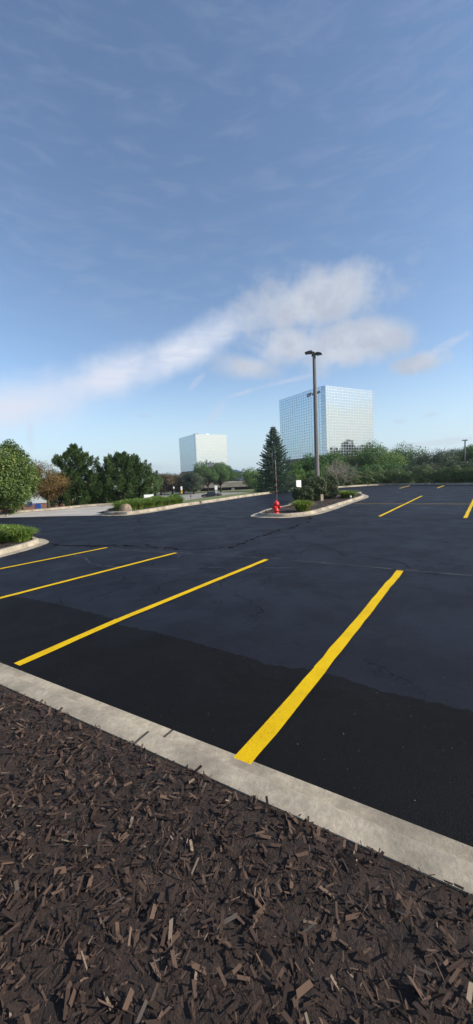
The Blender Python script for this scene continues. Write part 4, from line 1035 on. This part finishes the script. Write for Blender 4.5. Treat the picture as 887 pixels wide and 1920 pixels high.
# cars
def car(loc, rz, paint, label, suv=False):
    root = empty('parked_car' if suv else 'black_car', loc, rz); tag(root, label, 'car')
    L = 4.5; hw = .88
    prof = [(-2.25, .35), (-2.25, .62), (-2.15, .78), (-1.1, .95), (-.95, .97), (1.55, 1.0), (2.1, .98), (2.22, .8), (2.25, .40), (2.1, .26), (-2.1, .24)]
    n = len(prof); mb = MB(); vs = [(x, s * (hw if z < .9 else hw - .06), z) for s in (-1, 1) for x, z in prof]
    mb.add(vs, [tuple(range(n)), tuple(range(n, 2 * n))[::-1]] + [(k, n + k, n + (k + 1) % n, (k + 1) % n) for k in range(n)]); body = mb.build('body', paint, root, .05)
    top = 1.62 if suv else 1.42
    cp_ = [(-1.05, .96), (-.25, top - .03), (.1, top), (1.1, top - .02), (1.35, top - .08), (2.0 if suv else 1.95, 1.0)]; n = len(cp_)
    mb = MB(); vs = [(x, s * (hw - .08 - (z - .96) * .35), z) for s in (-1, 1) for x, z in cp_]
    mb.add(vs, [tuple(range(n)), tuple(range(n, 2 * n))[::-1]] + [(k, n + k, n + (k + 1) % n, (k + 1) % n) for k in range(n)]); mb.build('windows', Mwin, root)
    mb = MB(); mb.box(-.2, 1.25, -hw + .22, hw - .22, top + .001, top + .04); mb.build('roof', paint, root, .01)
    for x in (-1.42, 1.38):
        for s in (-1, 1):
            Mx = Matrix.Translation((x, s * (hw - .02), .33)) @ Matrix.Rotation(R(90), 4, 'X')
            w_ = MB(); w_.lathe([(.2, -.1), (.33, -.1), (.34, 0), (.33, .1), (.2, .1)], 20, Mx); w_ = w_.build('wheel', M['fixture'], root)
            r_ = MB(); r_.lathe([(.2, -.11), (.05, -.115), (.05, .115), (.2, .11)], 12, Mx); r_.build('rim', M['roofgrey'], w_)
    for s in (-1, 1):
        mb = MB(); mb.box(-2.27, -2.18, s * .65 - .16, s * .65 + .16, .62, .74); mb.build('headlight', M['lens'], root, .01)
        mb = MB(); mb.box(2.2, 2.27, s * .68 - .13, s * .68 + .13, .7, .85); mb.build('tail_light', Mred, root, .01)
    return root
Mcar = mat('black_car_paint', (0.012, 0.012, 0.014), .25); Mcar2 = mat('dark_blue_paint', (0.03, 0.04, 0.06), .3)
p = at(397, 933.2, LOW + .06); car((p.x, p.y, LOW + .06), R(-22), Mcar, 'black car on the lower road facing left')
p = far_at(453, 901, 150); car((p.x, p.y, zt_(453, 902.6)), R(60), Mcar2, 'tiny dark vehicle parked on the upper level of the deck', True)

# far-off woods
pts = []; 
for k in range(900):
    a_ = R(rng.uniform(-75, 75)); D_ = rng.uniform(420, 700); pts.append((math.sin(a_) * D_, math.cos(a_) * D_, rng.uniform(-2, 6.5) + 0.004 * D_))
C = np.array(pts); rad = rng.uniform(3, 6.5, len(C)); P, dn, idx = shell(C, rad, 42000, .5); P = P[P[:, 2] > -3]
idx = idx[:len(P)]
o = leaves('distant_woods', P, dn[:len(P)], 0.9, M['woods'], clump=rng.uniform(0, 1, len(C))[idx % len(C)]); tag(o, 'far off belt of trees along the horizon', 'woods', kind='stuff')

# trees to the right and in front of the towers (mirrored in them)
for i, (x, y, H, r_) in enumerate([(153, 202, 29, 9), (160, 190, 25, 8), (152, 178, 23, 8), (172, 212, 27, 9)]):
    broadleaf('green_tree', (x, y, -2), H, r_, r_, 2, 14000, .62, 'maple', 'large tree outside the view, mirrored in the base of the signed tower', group='trees mirrored in the signed tower', k=30, cr=.30, fork=.2)
for i, (x, y, H, r_) in enumerate([(68, 352, 28, 9), (84, 344, 26, 10), (98, 338, 29, 9), (55, 368, 24, 8)]):
    broadleaf('green_tree', (x, y, -2), H, r_, r_, 2, 14000, .7, 'maple', 'large tree hidden behind the signed tower, mirrored in the base of the unsigned tower', group='trees mirrored in the unsigned tower', k=30, cr=.30, fork=.2)

# haze
HZ = mat('haze', (1, 1, 1)); q = NB(HZ.node_tree); HZ.node_tree.nodes.clear()
pv = q.n('ShaderNodeVolumePrincipled'); pv.inputs['Color'].default_value = (0.80, 0.88, 1.0, 1); pv.inputs['Density'].default_value = 0.00028; pv.inputs['Anisotropy'].default_value = 0.3
mo = q.n('ShaderNodeOutputMaterial'); q.l(pv.outputs[0], mo.inputs['Volume'])
mb = MB(); mb.box(-4600, 4600, -4600, 4600, -5, 62); o = mb.build('haze', HZ); tag(o, kind='stuff', label='thin bluish summer haze in the air', cat='haze')
